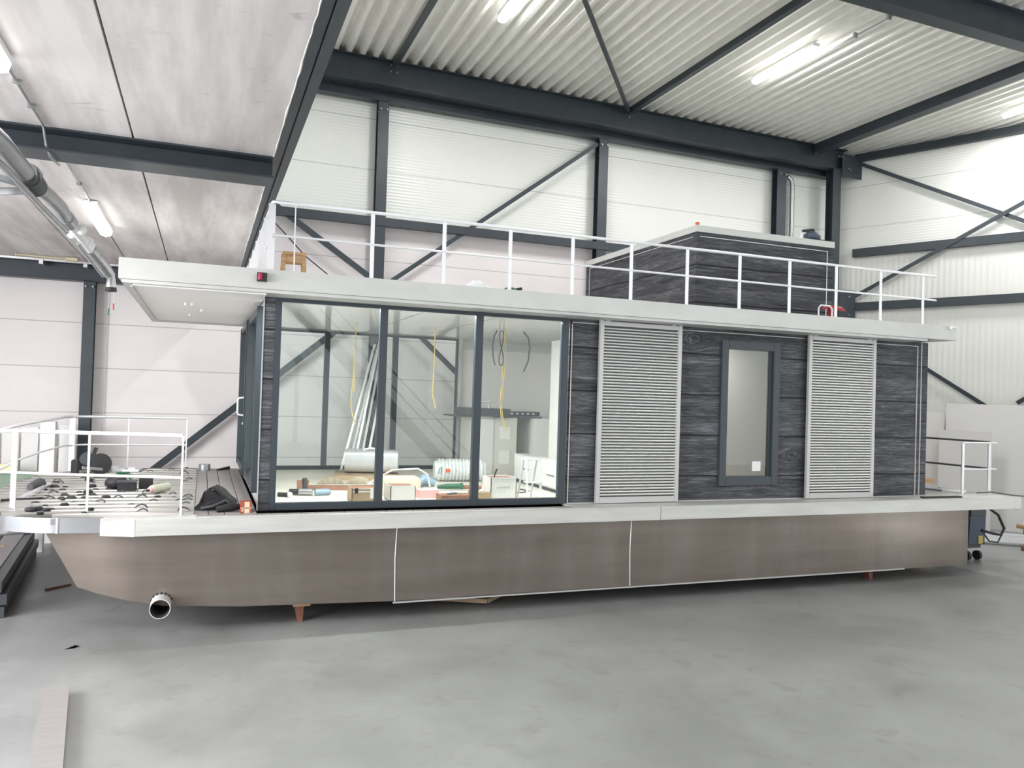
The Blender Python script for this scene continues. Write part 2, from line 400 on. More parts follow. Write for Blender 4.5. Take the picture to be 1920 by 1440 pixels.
w.build('wall_right', [PANEL_R, PANEL_UP], kind='structure')
# corrugated roof
def rz(x): return 6.36-.0120*(x-2.0)
prof = []; x = .55
while x < 20:
    for dx, dz in ((0, 0), (.07, 0), (.11, .125), (.205, .125)): prof.append((x+dx, rz(x)+dz))
    x += .25
w = MB(); n = len(prof)
vs = [(a, -8, z) for a, z in prof]+[(a, 15.6, z) for a, z in prof]
w.add(vs, [(i, i+1, n+i+1, n+i) for i in range(n-1)])
vs = [(a, -8, z+.03) for a, z in prof]+[(a, 15.6, z+.03) for a, z in prof]
w.add(vs, [(i, i+1, n+i+1, n+i) for i in range(n-1)])
w.build('ceiling', ROOFSH, kind='structure')
# concrete mezzanine ceiling, slab elements with open joints
w = MB()
for a, b in ((-7.2, -4.5), (-4.48, -1.90), (-1.885, -1.268), (-1.252, -.622), (-.606, .51)):
    w.box(a, b, -4, 7.25, 2.05, 2.4); w.box(a, b, 7.6, 15.5, 2.05, 2.4)
w.build('ceiling', SLAB, kind='structure')
w = MB().box(-7.2, .51, -4, 15.5, 2.4, 2.5); w.build('ceiling', SLAB, kind='structure')

# ---- steel: beams and columns
G = 'dark steel frame of the hall'
def beam(mb, label, cat='steel beam', name='steel_beam', group=None, mat=STEEL): return mb.build(name, mat, label=label, cat=cat, group=group)
w = MB(); w.box(.51, .575, -4, 15.2, 2.05, 2.5); w.box(.585, .65, -4, 15.2, 2.03, 2.5); w.box(.57, .59, -4, 15.2, 2.07, 2.5)
beam(w, 'long dark steel edge beam along the right edge of the concrete ceiling')
# foam sealant bead
w = MB(); y = 2.0
pts = []
while y < 15.0:
    pts.append((.507+random.uniform(-.004, .004), y, 2.052)); y += .12
w.tube(pts, [random.uniform(.004, .011) for _ in pts], 5); w.build('foam_bead', CONCW, label='ragged white foam bead between concrete ceiling and dark edge beam', cat='sealant')
w = MB().ibeam((-7.2, 7.42, 1.955), (.51, 7.42, 1.955), .34, .19); beam(w, 'dark steel cross beam under the concrete ceiling')
w = MB().ibeam((-7.2, 15.32, 1.9), (.6, 15.32, 1.9), .2, .30); beam(w, 'dark steel beam on the back wall directly under the concrete ceiling')
t = thing('steel_beam', 'deepest dark steel roof beam, along the top of the back wall', 'steel beam', (7, 15, 5.7))
MB().ibeam((.62, 15.0, rz(.62)-.25), (14.3, 15.0, rz(14.3)-.25), .26, .50).build('beam_profile', STEEL, t)
bolts = MB()
for bx in (3.12, 3.24, 8.3, 13.35):
    for bz in (.08, .2): bolts.cyl((bx, 14.86, rz(bx)-bz-.02), (bx, 14.9, rz(bx)-bz-.02), .014, 6)
bolts.build('bolts', GALV, t)
w = MB().ibeam((.62, 8.67, rz(.62)-.25), (19, 8.67, rz(19)-.25), .24, .50); beam(w, 'dark steel roof beam crossing the upper right corner overhead')
for x0, ww, hh, lab in ((3.2, .09, .09, 'thin dark roof tie left of the ceiling lamps, meeting the deep beam'), (8.33, .11, .12, 'dark roof purlin between the two lit ceiling lamps'), (13.4, .24, .2, 'wide dark roof beam running out from the right corner column')):
    w = MB()
    for a, b in ((-6, 8.55), (8.79, 14.87)): w.box(x0-ww/2, x0+ww/2, a, b, rz(x0)-.02-hh, rz(x0)-.02)
    beam(w, lab)
w = MB().bar((4.2, 9.6, rz(4.2)-.13), (8.2, 14.75, rz(8.2)-.13), .07, .05); beam(w, 'slim dark diagonal wind brace under the corrugated roof', 'brace', 'diagonal_brace')
w = MB().ibeam((.6, 15.3, 5.78), (14.3, 15.3, 5.70), .2, .2); beam(w, 'dark wall plate beam low behind the deep roof beam')
w = MB().box(.6, 12.55, 15.2, 15.34, 3.24, 3.40); beam(w, 'dark horizontal rail halfway up the back wall behind the roof railing', 'wall rail', 'wall_rail')
for xc, wd, z1, lab in ((-1.87, .18, 1.76, 'dark steel column at the far left behind the foredeck railing'), (3.08, .21, 5.66, 'dark steel column on the back wall, left of the two tall ones above the roof railing'),
                        (7.89, .22, 5.64, 'dark steel column on the back wall whose foot passes behind the roof box'), (12.66, .26, 5.62, 'dark steel column on the back wall beside the grey downpipe')):
    t = thing('steel_column', lab, 'steel column', (xc, 15.2, F))
    MB().ibeam((xc, 15.32, F), (xc, 15.32, z1), wd, .2, (0, 1, 0)).build('column_profile', STEEL, t)
    MB().box(xc-wd*.75, xc+wd*.75, 15.18, 15.46, F, F+.02).build('base_plate', STEEL, t)
    b = MB()
    for bx in (-.3, .3): b.cyl((xc+bx*wd, 15.17, min(z1, 5.6)-.1), (xc+bx*wd, 15.22, min(z1, 5.6)-.1), .016, 6)
    b.build('bolts', GALV, t)
t = thing('steel_column', 'dark steel corner column where back wall and right wall meet', 'steel column', (14.05, 15, F))
MB().ibeam((14.03, 15.02, F), (14.03, 15.02, rz(14)-.5), .24, .24, (0, 1, 0)).build('column_profile', STEEL, t)
MB().box(13.85, 14.2, 14.84, 15.2, F, F+.02).build('base_plate', STEEL, t)
MB().box(14.12, 14.62, 14.84, 14.86, 2.15, 2.82).build('gusset_plate', STEEL, t)
MB().box(14.14, 14.75, 14.86, 14.88, 5.55, 6.1).build('gusset_plate', STEEL, t)
b = MB()
for bx, bz in ((14.3, 5.75), (14.35, 5.72), (14.0, 6.0), (14.1, 6.0), (14.38, 2.65), (14.42, 2.67), (14.4, 2.22)): b.cyl((bx, 14.8, bz), (bx, 14.85, bz), .017, 6)
b.build('bolts', GALV, t)
def brace(p, q, lab, wd=.1):
    w = MB().bar(p, q, wd*.35, wd, (0, 0, 1)); beam(w, lab, 'brace', 'diagonal_brace')
brace((-1.02, 15.26, -1.68), (2.95, 15.26, 1.70), 'dark diagonal brace rising from the floor behind the foredeck towards the glazed cabin', .12)
brace((1.0, 15.26, 3.5), (2.97, 15.26, 2.2), 'dark diagonal brace above the wooden stool on the back wall', .11)
brace((3.2, 15.26, 2.08), (7.75, 15.26, 5.52), 'long dark diagonal brace between the two tall back wall columns', .085)
brace((3.2, 15.26, 1.82), (7.7, 15.26, -2.2), 'dark diagonal brace falling to the right, seen through the cabin glass', .1)
brace(rw(.2, 6.02, .03), rw(6.0, 2.90, .03), 'upper right wall brace falling from the corner column top', .085)
brace(rw(.2, 2.62, .08), rw(5.6, 5.38, .08), 'right wall brace rising from the corner gusset plate', .085)
brace(rw(.15, 2.15, .03), rw(5.2, -1.25, .03), 'right wall brace falling behind the white boards', .085)
brace(rw(3.75, .2, .03), rw(5.6, 1.5, .03), 'short visible brace end above the white boards at the right edge', .085)
for z0, z1, lab in ((3.655, 3.85, 'upper dark horizontal rail on the right wall'), (2.35, 2.54, 'lower dark horizontal rail on the right wall above the boat stern'), (5.98, 6.16, 'dark top beam of the right wall under the roof edge')):
    w = MB(); wall_piece(w, .25, 16, z0, z1, -.05, .07); beam(w, lab, 'wall rail', 'wall_rail')
# downpipe
w = MB(); w.cyl((13.1, 15.38, F), (13.1, 15.38, 5.3), .055); w.tube([(13.1, 15.38, 5.3), (13.06, 15.38, 5.45), (12.95, 15.38, 5.52)], .055, 12)
for z in (1.0, 3.0, 5.0): w.cyl((13.1, 15.38, z), (13.1, 15.38, z+.03), .064)
w.build('downpipe', GALV, label='grey rainwater downpipe on the back wall right of a dark column', cat='pipe')

# ---- ceiling lamps
def lamp(x, y0, y1, z, lab, pw=1.0, mt=LAMP):
    t = thing('ceiling_lamp', lab, 'lamp', (x, (y0+y1)/2, z), 'tube lamps')
    MB().box(x-.07, x+.07, y0, y1, z+.03, z+.09).build('housing', WHITEP, t)
    MB().prism([(x-.075, z+.03), (x-.06, z-.025), (x, z-.045), (x+.06, z-.025), (x+.075, z+.03)], 'y', y0+.02, y1-.02).build('diffuser', mt, t)
    area('tube_light', (x, (y0+y1)/2, z-.05), (.1, y1-y0), LAMP_W*pw)
lamp(4.38, 10.75, 12.25, rz(4.4)-.12, 'lit tube lamp at the top edge, nearest the concrete ceiling')
lamp(9.6, 10.75, 12.4, rz(9.6)-.12, 'brightest lit tube lamp on the corrugated roof, above the roof box')
lamp(15.15, 10.0, 11.5, rz(15.1)-.12, 'lit tube lamp cut off at the right edge of the photo')
lamp(-1.24, 9.9, 11.45, 1.95, 'lit tube lamp on the concrete ceiling beside the extraction arm', .45, LAMPM)
lamp(-1.26, 4.2, 5.75, 1.95, 'lit tube lamp on the concrete ceiling at the far left edge', .45, LAMPM)
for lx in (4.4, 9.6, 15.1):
    for ly in (5.3, -.4): area('tube_light', (lx, ly, rz(lx)-.2), (.1, 1.5), LAMP_W*.35)  # assumed further lamp rows out of view, bare lights without fittings
# conduit along the concrete ceiling
w = MB(); w.tube([(-1.25, 5.75, 2.035), (-1.255, 7.2, 2.035), (-1.24, 7.26, 1.9), (-1.22, 7.35, 1.83), (-1.2, 7.62, 1.84)], .011, 6); w.tube([(-1.24, 7.62, 2.035), (-1.25, 9.9, 2.035)], .011, 6)
for y in (6.2, 6.7, 8.2, 9.1): w.box(-1.275, -1.225, y, y+.03, 2.02, 2.05)
w.build('cable_conduit', GALV, label='thin grey conduit clipped along a joint of the concrete ceiling', cat='conduit')
w = MB().tube([(9.95, 9.2, rz(9.9)-.06), (9.93, 10.7, rz(9.9)-.06)], .012, 6)
for y in (9.5, 10.2): w.box(9.9, 9.97, y, y+.04, rz(9.9)-.09, rz(9.9)-.01)
w.build('cable_conduit', GALV, label='thin conduit running on from the bright lamp on the corrugated roof', cat='conduit')

# ---- fume extraction arm hanging under the concrete ceiling
t = thing('extraction_arm', 'jointed grey extraction arm hanging at the upper left', 'extraction arm', (-1.1, 7.5, 1.3))
MB().tube([(-1.32, 4.9, 1.51), (-1.244, 5.8, 1.50), (-1.235, 6.55, 1.485)], .066, 16).build('upper_tube', GALV, t)
w = MB(); w.tube([(-1.235, 6.5, 1.49), (-1.23, 6.62, 1.485), (-1.225, 6.85, 1.47)], [.078, .082, .078], 16); w.tube([(-1.232, 6.58, 1.49), (-1.231, 6.62, 1.49)], .09, 16); w.build('joint_collar', DGREY, t)
MB().tube([(-1.228, 6.8, 1.475), (-1.2, 7.2, 1.485), (-1.175, 7.55, 1.475), (-1.165, 7.85, 1.44)], .058, 16).build('bent_tube', GALV, t)
w = MB(); w.tube([(-1.165, 7.82, 1.445), (-1.155, 8.0, 1.425)], .066, 14); w.build('clamp_ring', GALV, t)
w = MB(); w.tube([(-1.155, 8.0, 1.42), (-1.13, 8.4, 1.39), (-1.09, 8.85, 1.33)], .045, 14)
for y, s in ((8.15, 1), (8.35, -1), (8.6, 1), (8.75, 1)): w.blob((-1.135+s*.05, y, 1.41-.06*(y-8)), (.05, .05, .045))
w.build('joint_bracket', WHITEP, t, label='bright white middle joint')
MB().tube([(-1.09, 8.8, 1.34), (-1.03, 9.25, 1.27), (-.985, 9.55, 1.19)], .055, 16).build('lower_tube', GALV, t)
w = MB(); w.tube([(-1.27, 5.2, 1.37), (-1.25, 6.0, 1.385), (-1.215, 7.0, 1.36), (-1.165, 7.9, 1.33)], .022, 8); w.tube([(-1.13, 8.3, 1.30), (-1.03, 9.4, 1.15)], .02, 8); w.build('support_rod', GALV, t)
w = MB(); w.tube([(-.985, 9.5, 1.2), (-.972, 9.56, 1.15), (-.97, 9.58, 1.06)], [.05, .042, .055], 14); w.build('nozzle', GALV, t)
w = MB(); w.tube([(-.97, 9.58, 1.07), (-.97, 9.58, 1.01)], [.052, .06], 14); w.build('hood', BLACK, t)
for dx, mt, dz in ((-.01, GREEN, -.16), (.035, RED, -.10)):
    h = MB().cyl((-.975+dx, 9.57, 1.0), (-.975+dx, 9.57, .98+dz), .002, 5); h.mi = 1; h.cyl((-.975+dx, 9.57, .98+dz), (-.975+dx, 9.57, .91+dz), .008, 8)
    h.build('pull_handle', [GALV, mt], t)
w = MB().bar((-1.6, 6.2, 1.42), (-1.24, 6.6, 1.42), .05, .04); w.bar((-1.9, 6.35, 1.22), (-1.25, 6.6, 1.38), .04, .05); w.build('wall_bracket', GALV, t)
# overhead rail on back-left beam
w = MB(); w.box(-5, -1.42, 15.02, 15.10, 2.02, 2.075)
for x in (-1.95, -2.6): w.box(x, x+.06, 15.0, 15.2, 1.96, 2.03)
w.build('ceiling_track', ALU, label='pale aluminium track in front of the left back wall beam', cat='track')
w = MB(); w.cyl((-2.84, 14.6, 2.028), (-2.0, 14.6, 2.015), .012, 8); w.cyl((-2.86, 14.6, 2.028), (-2.84, 14.6, 2.028), .03, 10); w.box(-2.15, -1.98, 14.55, 14.65, 1.99, 2.04)
w.build('spreader_rod', YTUBE, label='thin pale yellow rod above the left back wall beam', cat='rod')
w = MB().cyl((-1.62, 15.44, -.9), (-1.62, 15.44, 1.75), .006, 6); w.build('wall_cable', GALV, label='thin vertical cable on the wall right of the far left column', cat='cable')

# ================================================================== HOUSEBOAT
boat = thing('houseboat', 'long aluminium houseboat with grey plank cabin and glazed lounge', 'boat', (4.7, 11.0, -2.27))
DZ = -1.29
# ---- hull
def hull_side(y_mid, sgn):
    """one side: top and bottom edges as polylines in x; sgn = +1 near side, -1 far side"""
    T = [(-1.43, .38, -1.40), (-1.2, .22, -1.40), (-.85, .08, -1.40), (-.4, 0, -1.40), (.4, 0, -1.40), (2.0, 0, -1.40), (4.9, 0, -1.40), (10.66, 0, -1.40)]
    B = [(-1.09, .30, -2.0), (-.9, .2, -2.05), (-.65, .08, -2.10), (-.3, 0, -2.16), (.45, 0, -2.215), (2.0, 0, -2.262), (4.9, 0, -2.265), (10.66, 0, -2.28)]
    K = 6; vs = []; n = len(T)
    for t_, b_ in zip(T, B):
        for k in range(K+1):
            u = k/K; vs.append((t_[0]+(b_[0]-t_[0])*u, y_mid+sgn*(t_[1]+(b_[1]-t_[1])*u), t_[2]+(b_[2]-t_[2])*u))
    return vs, n, K
w = MB(); near, n, K = hull_side(8.52, 1); far, _, _ = hull_side(13.46, -1)
def grid(off, flip=False): return [(off+i*(K+1)+k, off+(i+1)*(K+1)+k, off+(i+1)*(K+1)+k+1, off+i*(K+1)+k+1) for i in range(n-1) for k in range(K)]
w.add(near+far, grid(0)+grid(n*(K+1)), True)
o = n*(K+1)
w.add([near[K+i*(K+1)] for i in range(n)]+[far[K+i*(K+1)] for i in range(n)], [(i, i+1, n+i+1, n+i) for i in range(n-1)])     # bottom
w.add([near[k] for k in range(K+1)]+[far[k] for k in range(K+1)], [(k, k+1, K+2+k, K+1+k) for k in range(K)])                  # raked bow
w.add([near[-1-k] for k in range(K+1)]+[far[-1-k] for k in range(K+1)], [(k, k+1, K+2+k, K+1+k) for k in range(K)])             # transom
hull = w.build('hull', HULL, boat)
for x in (2.01, 4.93): MB().tube([(x+.012, 8.517, -1.42), (x, 8.517, -1.8), (x+.012, 8.517, -2.262)], .006, 6).build('weld_seam', ALUW, hull)
MB().box(2.0, 9.4, 8.502, 8.52, -2.284, -2.268).build('chine_strip', SHUT, hull)
MB().hollow((-.315, 8.30, -2.135), (-.315, 9.0, -2.135), .094, .006, 32).build('thruster_tube', ALUW, boat, label='round open tube sticking out of the hull bottom')
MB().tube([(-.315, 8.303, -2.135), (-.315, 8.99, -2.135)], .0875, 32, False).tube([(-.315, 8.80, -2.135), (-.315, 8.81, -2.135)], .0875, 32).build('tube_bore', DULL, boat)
w = MB()
for k in range(7):
    a = math.radians(25+22*k); w.blob((-.315+.1*math.cos(a), 8.51, -2.135+.1*math.sin(a)), (.014, .012, .01), 6, 4)
w.build('weld_bead', BLACK, boat)
# ---- rub rail, near and far
def railbox(x0, x1, y0, y1, name, mt=RUBRAIL): return MB().box(x0, x1, y0, y1, -1.452, -1.29).build(name, mt, boat, bevel=.004)
railbox(-.565, 5.28, 8.40, 8.56, 'rub_rail'); railbox(5.285, 11.5, 8.40, 8.56, 'rub_rail'); railbox(-.565, 11.5, 13.42, 13.58, 'rub_rail')
w = MB().prism([(-.567, 8.40), (-.567, 8.56), (-.84, 8.56), (-.875, 8.51)], 'z', -1.452, -1.29); w.build('rub_rail_end', ALUW, boat, label='bevelled bright rail end')
w = MB().prism([(-.567, 13.58), (-.567, 13.42), (-.84, 13.42), (-.875, 13.47)], 'z', -1.452, -1.29); w.build('rub_rail_end', ALUW, boat)
MB().box(11.5, 11.62, 8.40, 13.58, -1.452, -1.29).build('stern_rail_beam', RUBRAIL, boat)
# ---- bow band
out = [(-.85, 8.555), (-1.25, 8.60), (-1.45, 8.66), (-1.62, 8.75), (-1.78, 8.88), (-1.92, 9.06), (-2.05, 9.35), (-2.14, 9.75), (-2.2, 10.3), (-2.22, 11.0)]
out += [(x, 22.0-y) for x, y in out[::-1][1:]]
w = MB(); n = len(out)
vs = [(x, y, -1.43) for x, y in out]+[(x, y, -1.285) for x, y in out]
w.add(vs, [(i, i+1, n+i+1, n+i) for i in range(n-1)], True)
w.add([(x, y, -1.43) for x, y in out], [tuple(range(n))])
w.build('bow_band', BAND, boat, label='polished curved band round the bow')
MB().tube([(-1.25, 8.592, -1.43), (-1.25, 8.592, -1.285)], .012, 6).build('weld_seam', ALUW, boat)
# ---- foredeck of ribbed planks running lengthwise
def xout(y):
    pts = [(yy, xx) for xx, yy in out]; pts.sort()
    for (y0, x0), (y1, x1) in zip(pts, pts[1:]):
        if y0 <= y <= y1: return x0+(x1-x0)*(y-y0)/(y1-y0+1e-9)
    return -.85
w = MB(); y = 8.60; pitch = .2707
while y < 13.40:
    xo = max(xout(y+.02), xout(min(y+pitch-.02, 13.4)))+.01
    prof = [(y, DZ-.06), (y, DZ-.004), (y+.02, DZ), (y+.055, DZ), (y+.065, DZ+.02), (y+.085, DZ+.032), (y+.11, DZ+.032), (y+.13, DZ+.02), (y+.14, DZ), (y+.235, DZ-.004), (y+.24, DZ-.05), (y+pitch, DZ-.05), (y+pitch, DZ-.06)]
    w.prism(prof, 'x', xo, -.045); y += pitch
w.build('foredeck_planks', PLATE, boat, label='ribbed aluminium plank foredeck')
MB().box(-.85, -.02, 8.44, 8.60, -1.30, -1.284).build('deck_edge_strip', RUBRAIL, boat)
# crosswise grey boards in front of the cabin
bd = MB()
for a, b in ((-.04, .088), (.096, .24), (.248, .41), (.418, .56)): bd.box(a, b, 8.60, 13.42, DZ-.03, DZ+.004)
x = -.04
while x < 4.2:
    bd.box(x, x+.142, 8.47, 8.597, DZ-.03, DZ+.004); x += .15
bd.build('deck_boards', GREYB, boat, label='grey composite deck boards')
MB().box(-.03, 11.5, 8.40, 8.475, -1.292, -1.284).build('deck_edge_strip', RUBRAIL, boat)
MB().box(4.15, 11.55, 8.45, 8.86, -1.31, -1.283).build('side_deck', RUBRAIL, boat)
MB().box(10.1, 11.55, 8.5, 13.45, -1.33, -1.285).build('stern_deck', PLATE, boat)
# ---- cabin shell
Y0, Y1 = 8.80, 13.2; CT = 1.0; CB = -1.285
MB().box(.575, .69, Y0, Y0+.08, CB, CT).build('corner_post', CLAD, boat)
cw = MB(); cw.box(4.19, 6.40, Y0, Y0+.08, CB, CT); cw.box(7.34, 10.1, Y0, Y0+.08, CB, CT)
cw.box(6.40, 7.34, Y0, Y0+.08, CB, -1.09); cw.box(6.40, 7.34, Y0, Y0+.08, .84, CT)
cw.box(10.02, 10.1, Y0+.08, Y1, CB, CT); MB().box(.575, .62, Y1-.15, Y1+.02, CB, CT).build('corner_post', CLAD, boat)
cw.build('plank_cladding', CLAD, boat, label='grey weathered plank cladding')
iw = MB(); iw.box(4.12, 10.0, Y1-.06, Y1, CB, CT); iw.box(4.19, 6.40, Y0+.08, Y0+.10, CB, CT); iw.box(7.34, 10.0, Y0+.08, Y0+.10, CB, CT)
iw.box(6.40, 7.34, Y0+.08, Y0+.10, CB, -1.09); iw.box(6.4, 7.34, Y0+.08, Y0+.10, .84, CT)
iw.box(6.15, 6.25, 10.6, Y1-.06, CB, CT); iw.box(5.75, 5.85, Y0+.1, 10.0, CB, CT); iw.box(7.6, 7.68, Y0+.1, Y1-.06, CB, CT)
iw.build('interior_wall', INWALL, boat)
MB().box(4.12, 6.1, Y1-.09, Y1-.06, .80, .95).build('cable_duct', RUBRAIL, boat)
MB().box(.6, 10.0, Y0+.06, Y1, CB-.01, CB+.012).build('interior_floor', INFLOOR, boat)
MB().box(.66, 10.0, Y0+.08, Y1-.08, .974, .9845).build('interior_ceiling', INCEIL, boat)
for x in (2.4, 3.35): MB().box(x, x+.012, Y0+.1, Y1-.1, .973, .976).build('ceiling_joint', DGREY, boat)
# trims
for q in ((.565, .578, 8.79, 8.81, CB, CT), (4.19, 4.20, 8.788, 8.80, CB, CT-.08), (4.2, 9.875, 8.788, 8.80, .935, .945), (9.875, 9.887, 8.786, 8.80, CB, .94), (9.955, 9.967, 8.786, 8.80, CB, 1.0), (4.2, 10.1, 8.785, 8.80, CB, CB+.012)): MB().box(*q).build('trim_strip', SHUT, boat)
# ---- panorama windows
def pano(y0, y1, name, x0=.69, x1=4.15):
    f = MB(); zt, zb = 1.0, -1.285
    for u in ((x0, .755), (4.065, x1), (1.82, 1.905), (2.95, 3.04)): f.box(*u, y0, y1, zb, zt)
    for u in ((.755, 1.82), (1.905, 2.95), (3.04, 4.065)): f.box(*u, y0, y1, .945, zt); f.box(*u, y0, y1, zb, -1.21)
    fr = f.build(name, FRAME, boat, bevel=.003)
    for a, b in ((.755, 1.82), (1.905, 2.95), (3.04, 4.065)):
        MB().add([(a, (y0+y1)/2, -1.21), (b, (y0+y1)/2, -1.21), (b, (y0+y1)/2, .945), (a, (y0+y1)/2, .945)], [(0, 1, 2, 3)]).build('window_pane', GLASS, fr)
    return fr
pano(8.785, 8.86, 'panorama_window'); pano(13.12, 13.2, 'panorama_window')
MB().box(4.09, 4.15, 13.08, 13.2, CB, CT).build('foil_edge', FOIL, boat)
# ---- sliding door at the front of the cabin
d = MB(); d.box(.60, .66, 8.9, 13.1, .90, 1.0); d.box(.60, .66, 8.9, 13.1, CB, -1.15); d.box(.60, .66, 8.88, 9.0, CB, 1.0)
dr = d.build('sliding_door', ALUW, boat, label='sliding door frame in the cabin front')
def leaf(y0, y1, x0, x1):
    f = MB(); f.box(x0, x1, y0, y0+.09, -1.155, .93); f.box(x0, x1, y1-.09, y1, -1.155, .93); f.box(x0+.01, x1, y0+.09, y1-.09, .85, .93); f.box(x0+.01, x1, y0+.09, y1-.09, -1.155, -1.07)
    f.build('door_leaf', FRAME, dr, bevel=.004)
    xm = (x0+x1)/2; MB().add([(xm, y0+.09, -1.07), (xm, y1-.09, -1.07), (xm, y1-.09, .85), (xm, y0+.09, .85)], [(0, 1, 2, 3)]).build('door_pane', GLASS, dr)
leaf(9.25, 11.2, .53, .625); leaf(11.27, 13.1, .515, .60)
MB().tube([(.515, 11.32, -.12), (.45, 11.32, -.13), (.44, 11.32, -.16), (.44, 11.32, -.32), (.45, 11.32, -.35), (.515, 11.32, -.36)], .014, 8).build('door_handle', WHITEP, dr)
MB().tube([(.50, 11.32, -.47), (.515, 11.32, -.47)], .02, 10).build('door_lock', ALUW, dr)
# ---- side window
f = MB(); a, b, c, e = 6.385, 7.345, -1.09, .84
f.box(a+.11, b-.11, 8.765, 8.88, e-.11, e); f.box(a+.11, b-.11, 8.765, 8.88, c, c+.12); f.box(a, a+.11, 8.765, 8.88, c, e); f.box(b-.11, b, 8.765, 8.88, c, e)
f.box(b-.145, b-.11, 8.80, 8.86, c+.12, e-.11)
sw = f.build('side_window', FRAME, boat, bevel=.004)
MB().add([(a+.1, 8.82, c+.1), (b-.1, 8.82, c+.1), (b-.1, 8.82, e-.1), (a+.1, 8.82, e-.1)], [(0, 1, 2, 3)]).build('window_pane', GLASS, sw)
MB().box(6.95, 7.09, 8.812, 8.816, -.90, -.77).build('window_sticker', WHITEP, sw, label='small pale sticker')
# ---- louvred shutters
def shutter(x0, x1):
    y0, y1 = 8.70, 8.745; zt, zb = .985, -1.275
    f = MB(); f.box(x0, x0+.055, y0, y1, zb, zt); f.box(x1-.055, x1, y0, y1, zb, zt-.0); f.box(x0+.055, x1-.055, y0, y1, zt-.065, zt-.01); f.box(x0+.055, x1-.055, y0, y1, zb, zb+.075)
    sh = f.build('louvre_shutter', SHUT, boat, bevel=.003)
    s = MB(); z = zb+.085; nsl = 56; st = (zt-.075-z)/nsl
    for k in range(nsl):
        zz = z+k*st
        prof = [(y0+.004+.020*(1-math.sin(math.pi*q/6)), zz+st*.42-st*.40*math.cos(math.pi*q/6)) for q in range(7)]+[(y0+.034, zz+st*.8), (y0+.034, zz+st*.04)]
        s.prism([(p, q) for p, q in prof], 'x', x0+.05, x1-.05, True)
    s.build('louvre_slats', SLAT, sh)
    MB().box(x0+.05, x1-.05, y1-.006, y1-.002, zb+.07, zt-.06).build('shutter_backing', FRAME, sh)
    for x in (x0+.11, x1-.12): MB().cyl((x, y0+.02, zt-.02), (x, y0+.02, zt+.03), .008, 8).box(x-.035, x+.035, y0+.005, y0+.035, zt-.015, zt+.0).build('shutter_roller', SHUT, sh)
    return sh
shutter(4.535, 5.72); shutter(7.78, 8.99)
# ---- roof
RX0, RX1, RY0, RY1 = -.795, 10.2, 8.40, 13.3
MB().box(RX0, RX1, RY0, RY1, 1.02, 1.222).build('roof_slab', FASCIA, boat, label='pale aluminium roof slab with deep fascia', bevel=.004)
MB().box(RX0+.03, RX1-.55, RY0+.02, RY1-.02, .985, 1.018).build('roof_lip', FASCIA, boat)
MB().box(RX0+.12, .57, RY0+.10, 12.66, .972, .986).build('canopy_soffit', SOFFIT, boat, label='white canopy underside')
MB().box(RX0+.10, RX0+.122, RY0+.10, 12.66, .955, .972).build('canopy_track', RUBRAIL, boat)
for x, y in ((-.22, 9.9), (-.15, 9.9), (-.2, 11.4), (-.05, 10.6)): MB().cyl((x, y, .945), (x, y, .972), .02, 8).build('soffit_stub', WHITEP, boat)
MB().box(4.3, 9.8, 8.66, 8.79, 1.0-.012, 1.0).build('shutter_track', DGREY, boat)
t_ = MB().box(.465, .56, 8.335, 8.40, 1.09, 1.175).build('navigation_light', BLACK, boat, label='black box navigation light with red lens')
MB().tube([(.495, 8.345, 1.10), (.495, 8.345, 1.165)], .026, 12).build('red_lens', CRIMSON, t_)
MB().tube([(10.0, 8.33, 1.195), (10.13, 8.36, 1.195)], [.026, .018], 10).build('white_light', WHITEP, boat)
# ---- roof box
bx0, bx1, by0, by1 = 6.44, 8.9, 9.5, 12.98
rb = MB().box(bx0, bx1, by0, by1, 1.222, 2.43).build('roof_box', CLADR, boat, label='grey plank clad box on the roof')
MB().box(bx0-.012, bx1+.02, by0-.012, by1+.012, 2.425, 2.52).build('box_cap', FASCIA, rb, bevel=.003)
w = MB(); w.box(bx0+.05, bx1-.12, by0-.006, by0, 2.36, 2.367); w.box(bx1-.12, bx1-.11, by0-.006, by0, 1.222, 2.367); w.box(bx0-.006, bx0, by0+.1, by1-.15, 2.36, 2.367); w.box(bx0-.006, bx0, by1-.15, by1-.14, 1.222, 2.367)
w.build('box_trim', ALUW, rb)
# ---- roof railing
rr = MB(); RZ = 1.93; ry = 8.45
rr.tube([(9.83, ry, RZ), (.625, ry, RZ), (.605, ry+.02, RZ), (.60, ry+.1, RZ), (.60, 13.1, RZ)], .018, 8)
rail = rr.build('roof_railing', ALUW, boat, label='bright aluminium railing round the roof deck')
MB().tube([(9.83, ry, 1.585), (.60, ry, 1.585)], .013, 8).build('mid_rail', ALUW, rail); MB().tube([(.60, ry, 1.585), (.60, 13.1, 1.585)], .013, 8).build('mid_rail', ALUW, rail)
px = [.83, 1.635, 2.435, 3.22, 4.01, 4.80, 5.60, 6.395, 7.195, 7.985, 8.78, 9.575]
for i, x in enumerate(px): MB().bar((x, ry, 1.222), (x-.004, ry, RZ-.01), .012 if i == 0 else .042, .012, (0, 1, 0)).build('railing_post', ALUW, rail)
for k in range(7): MB().bar((.60, 8.52+.75*k, 1.222), (.60, 8.52+.75*k, RZ-.01), .07, .014, (0, 1, 0)).build('railing_post', ALUW, rail)
MB().tube([(1.0, 12.9, 1.245), (5.6, 12.9, 1.245)], .01, 6).build('roof_cable', DGREY, boat)
MB().tube([(.66, 12.6, 1.31), (9.8, 12.6, 1.31)], .012, 6).build('lower_rail', ALUW, rail)
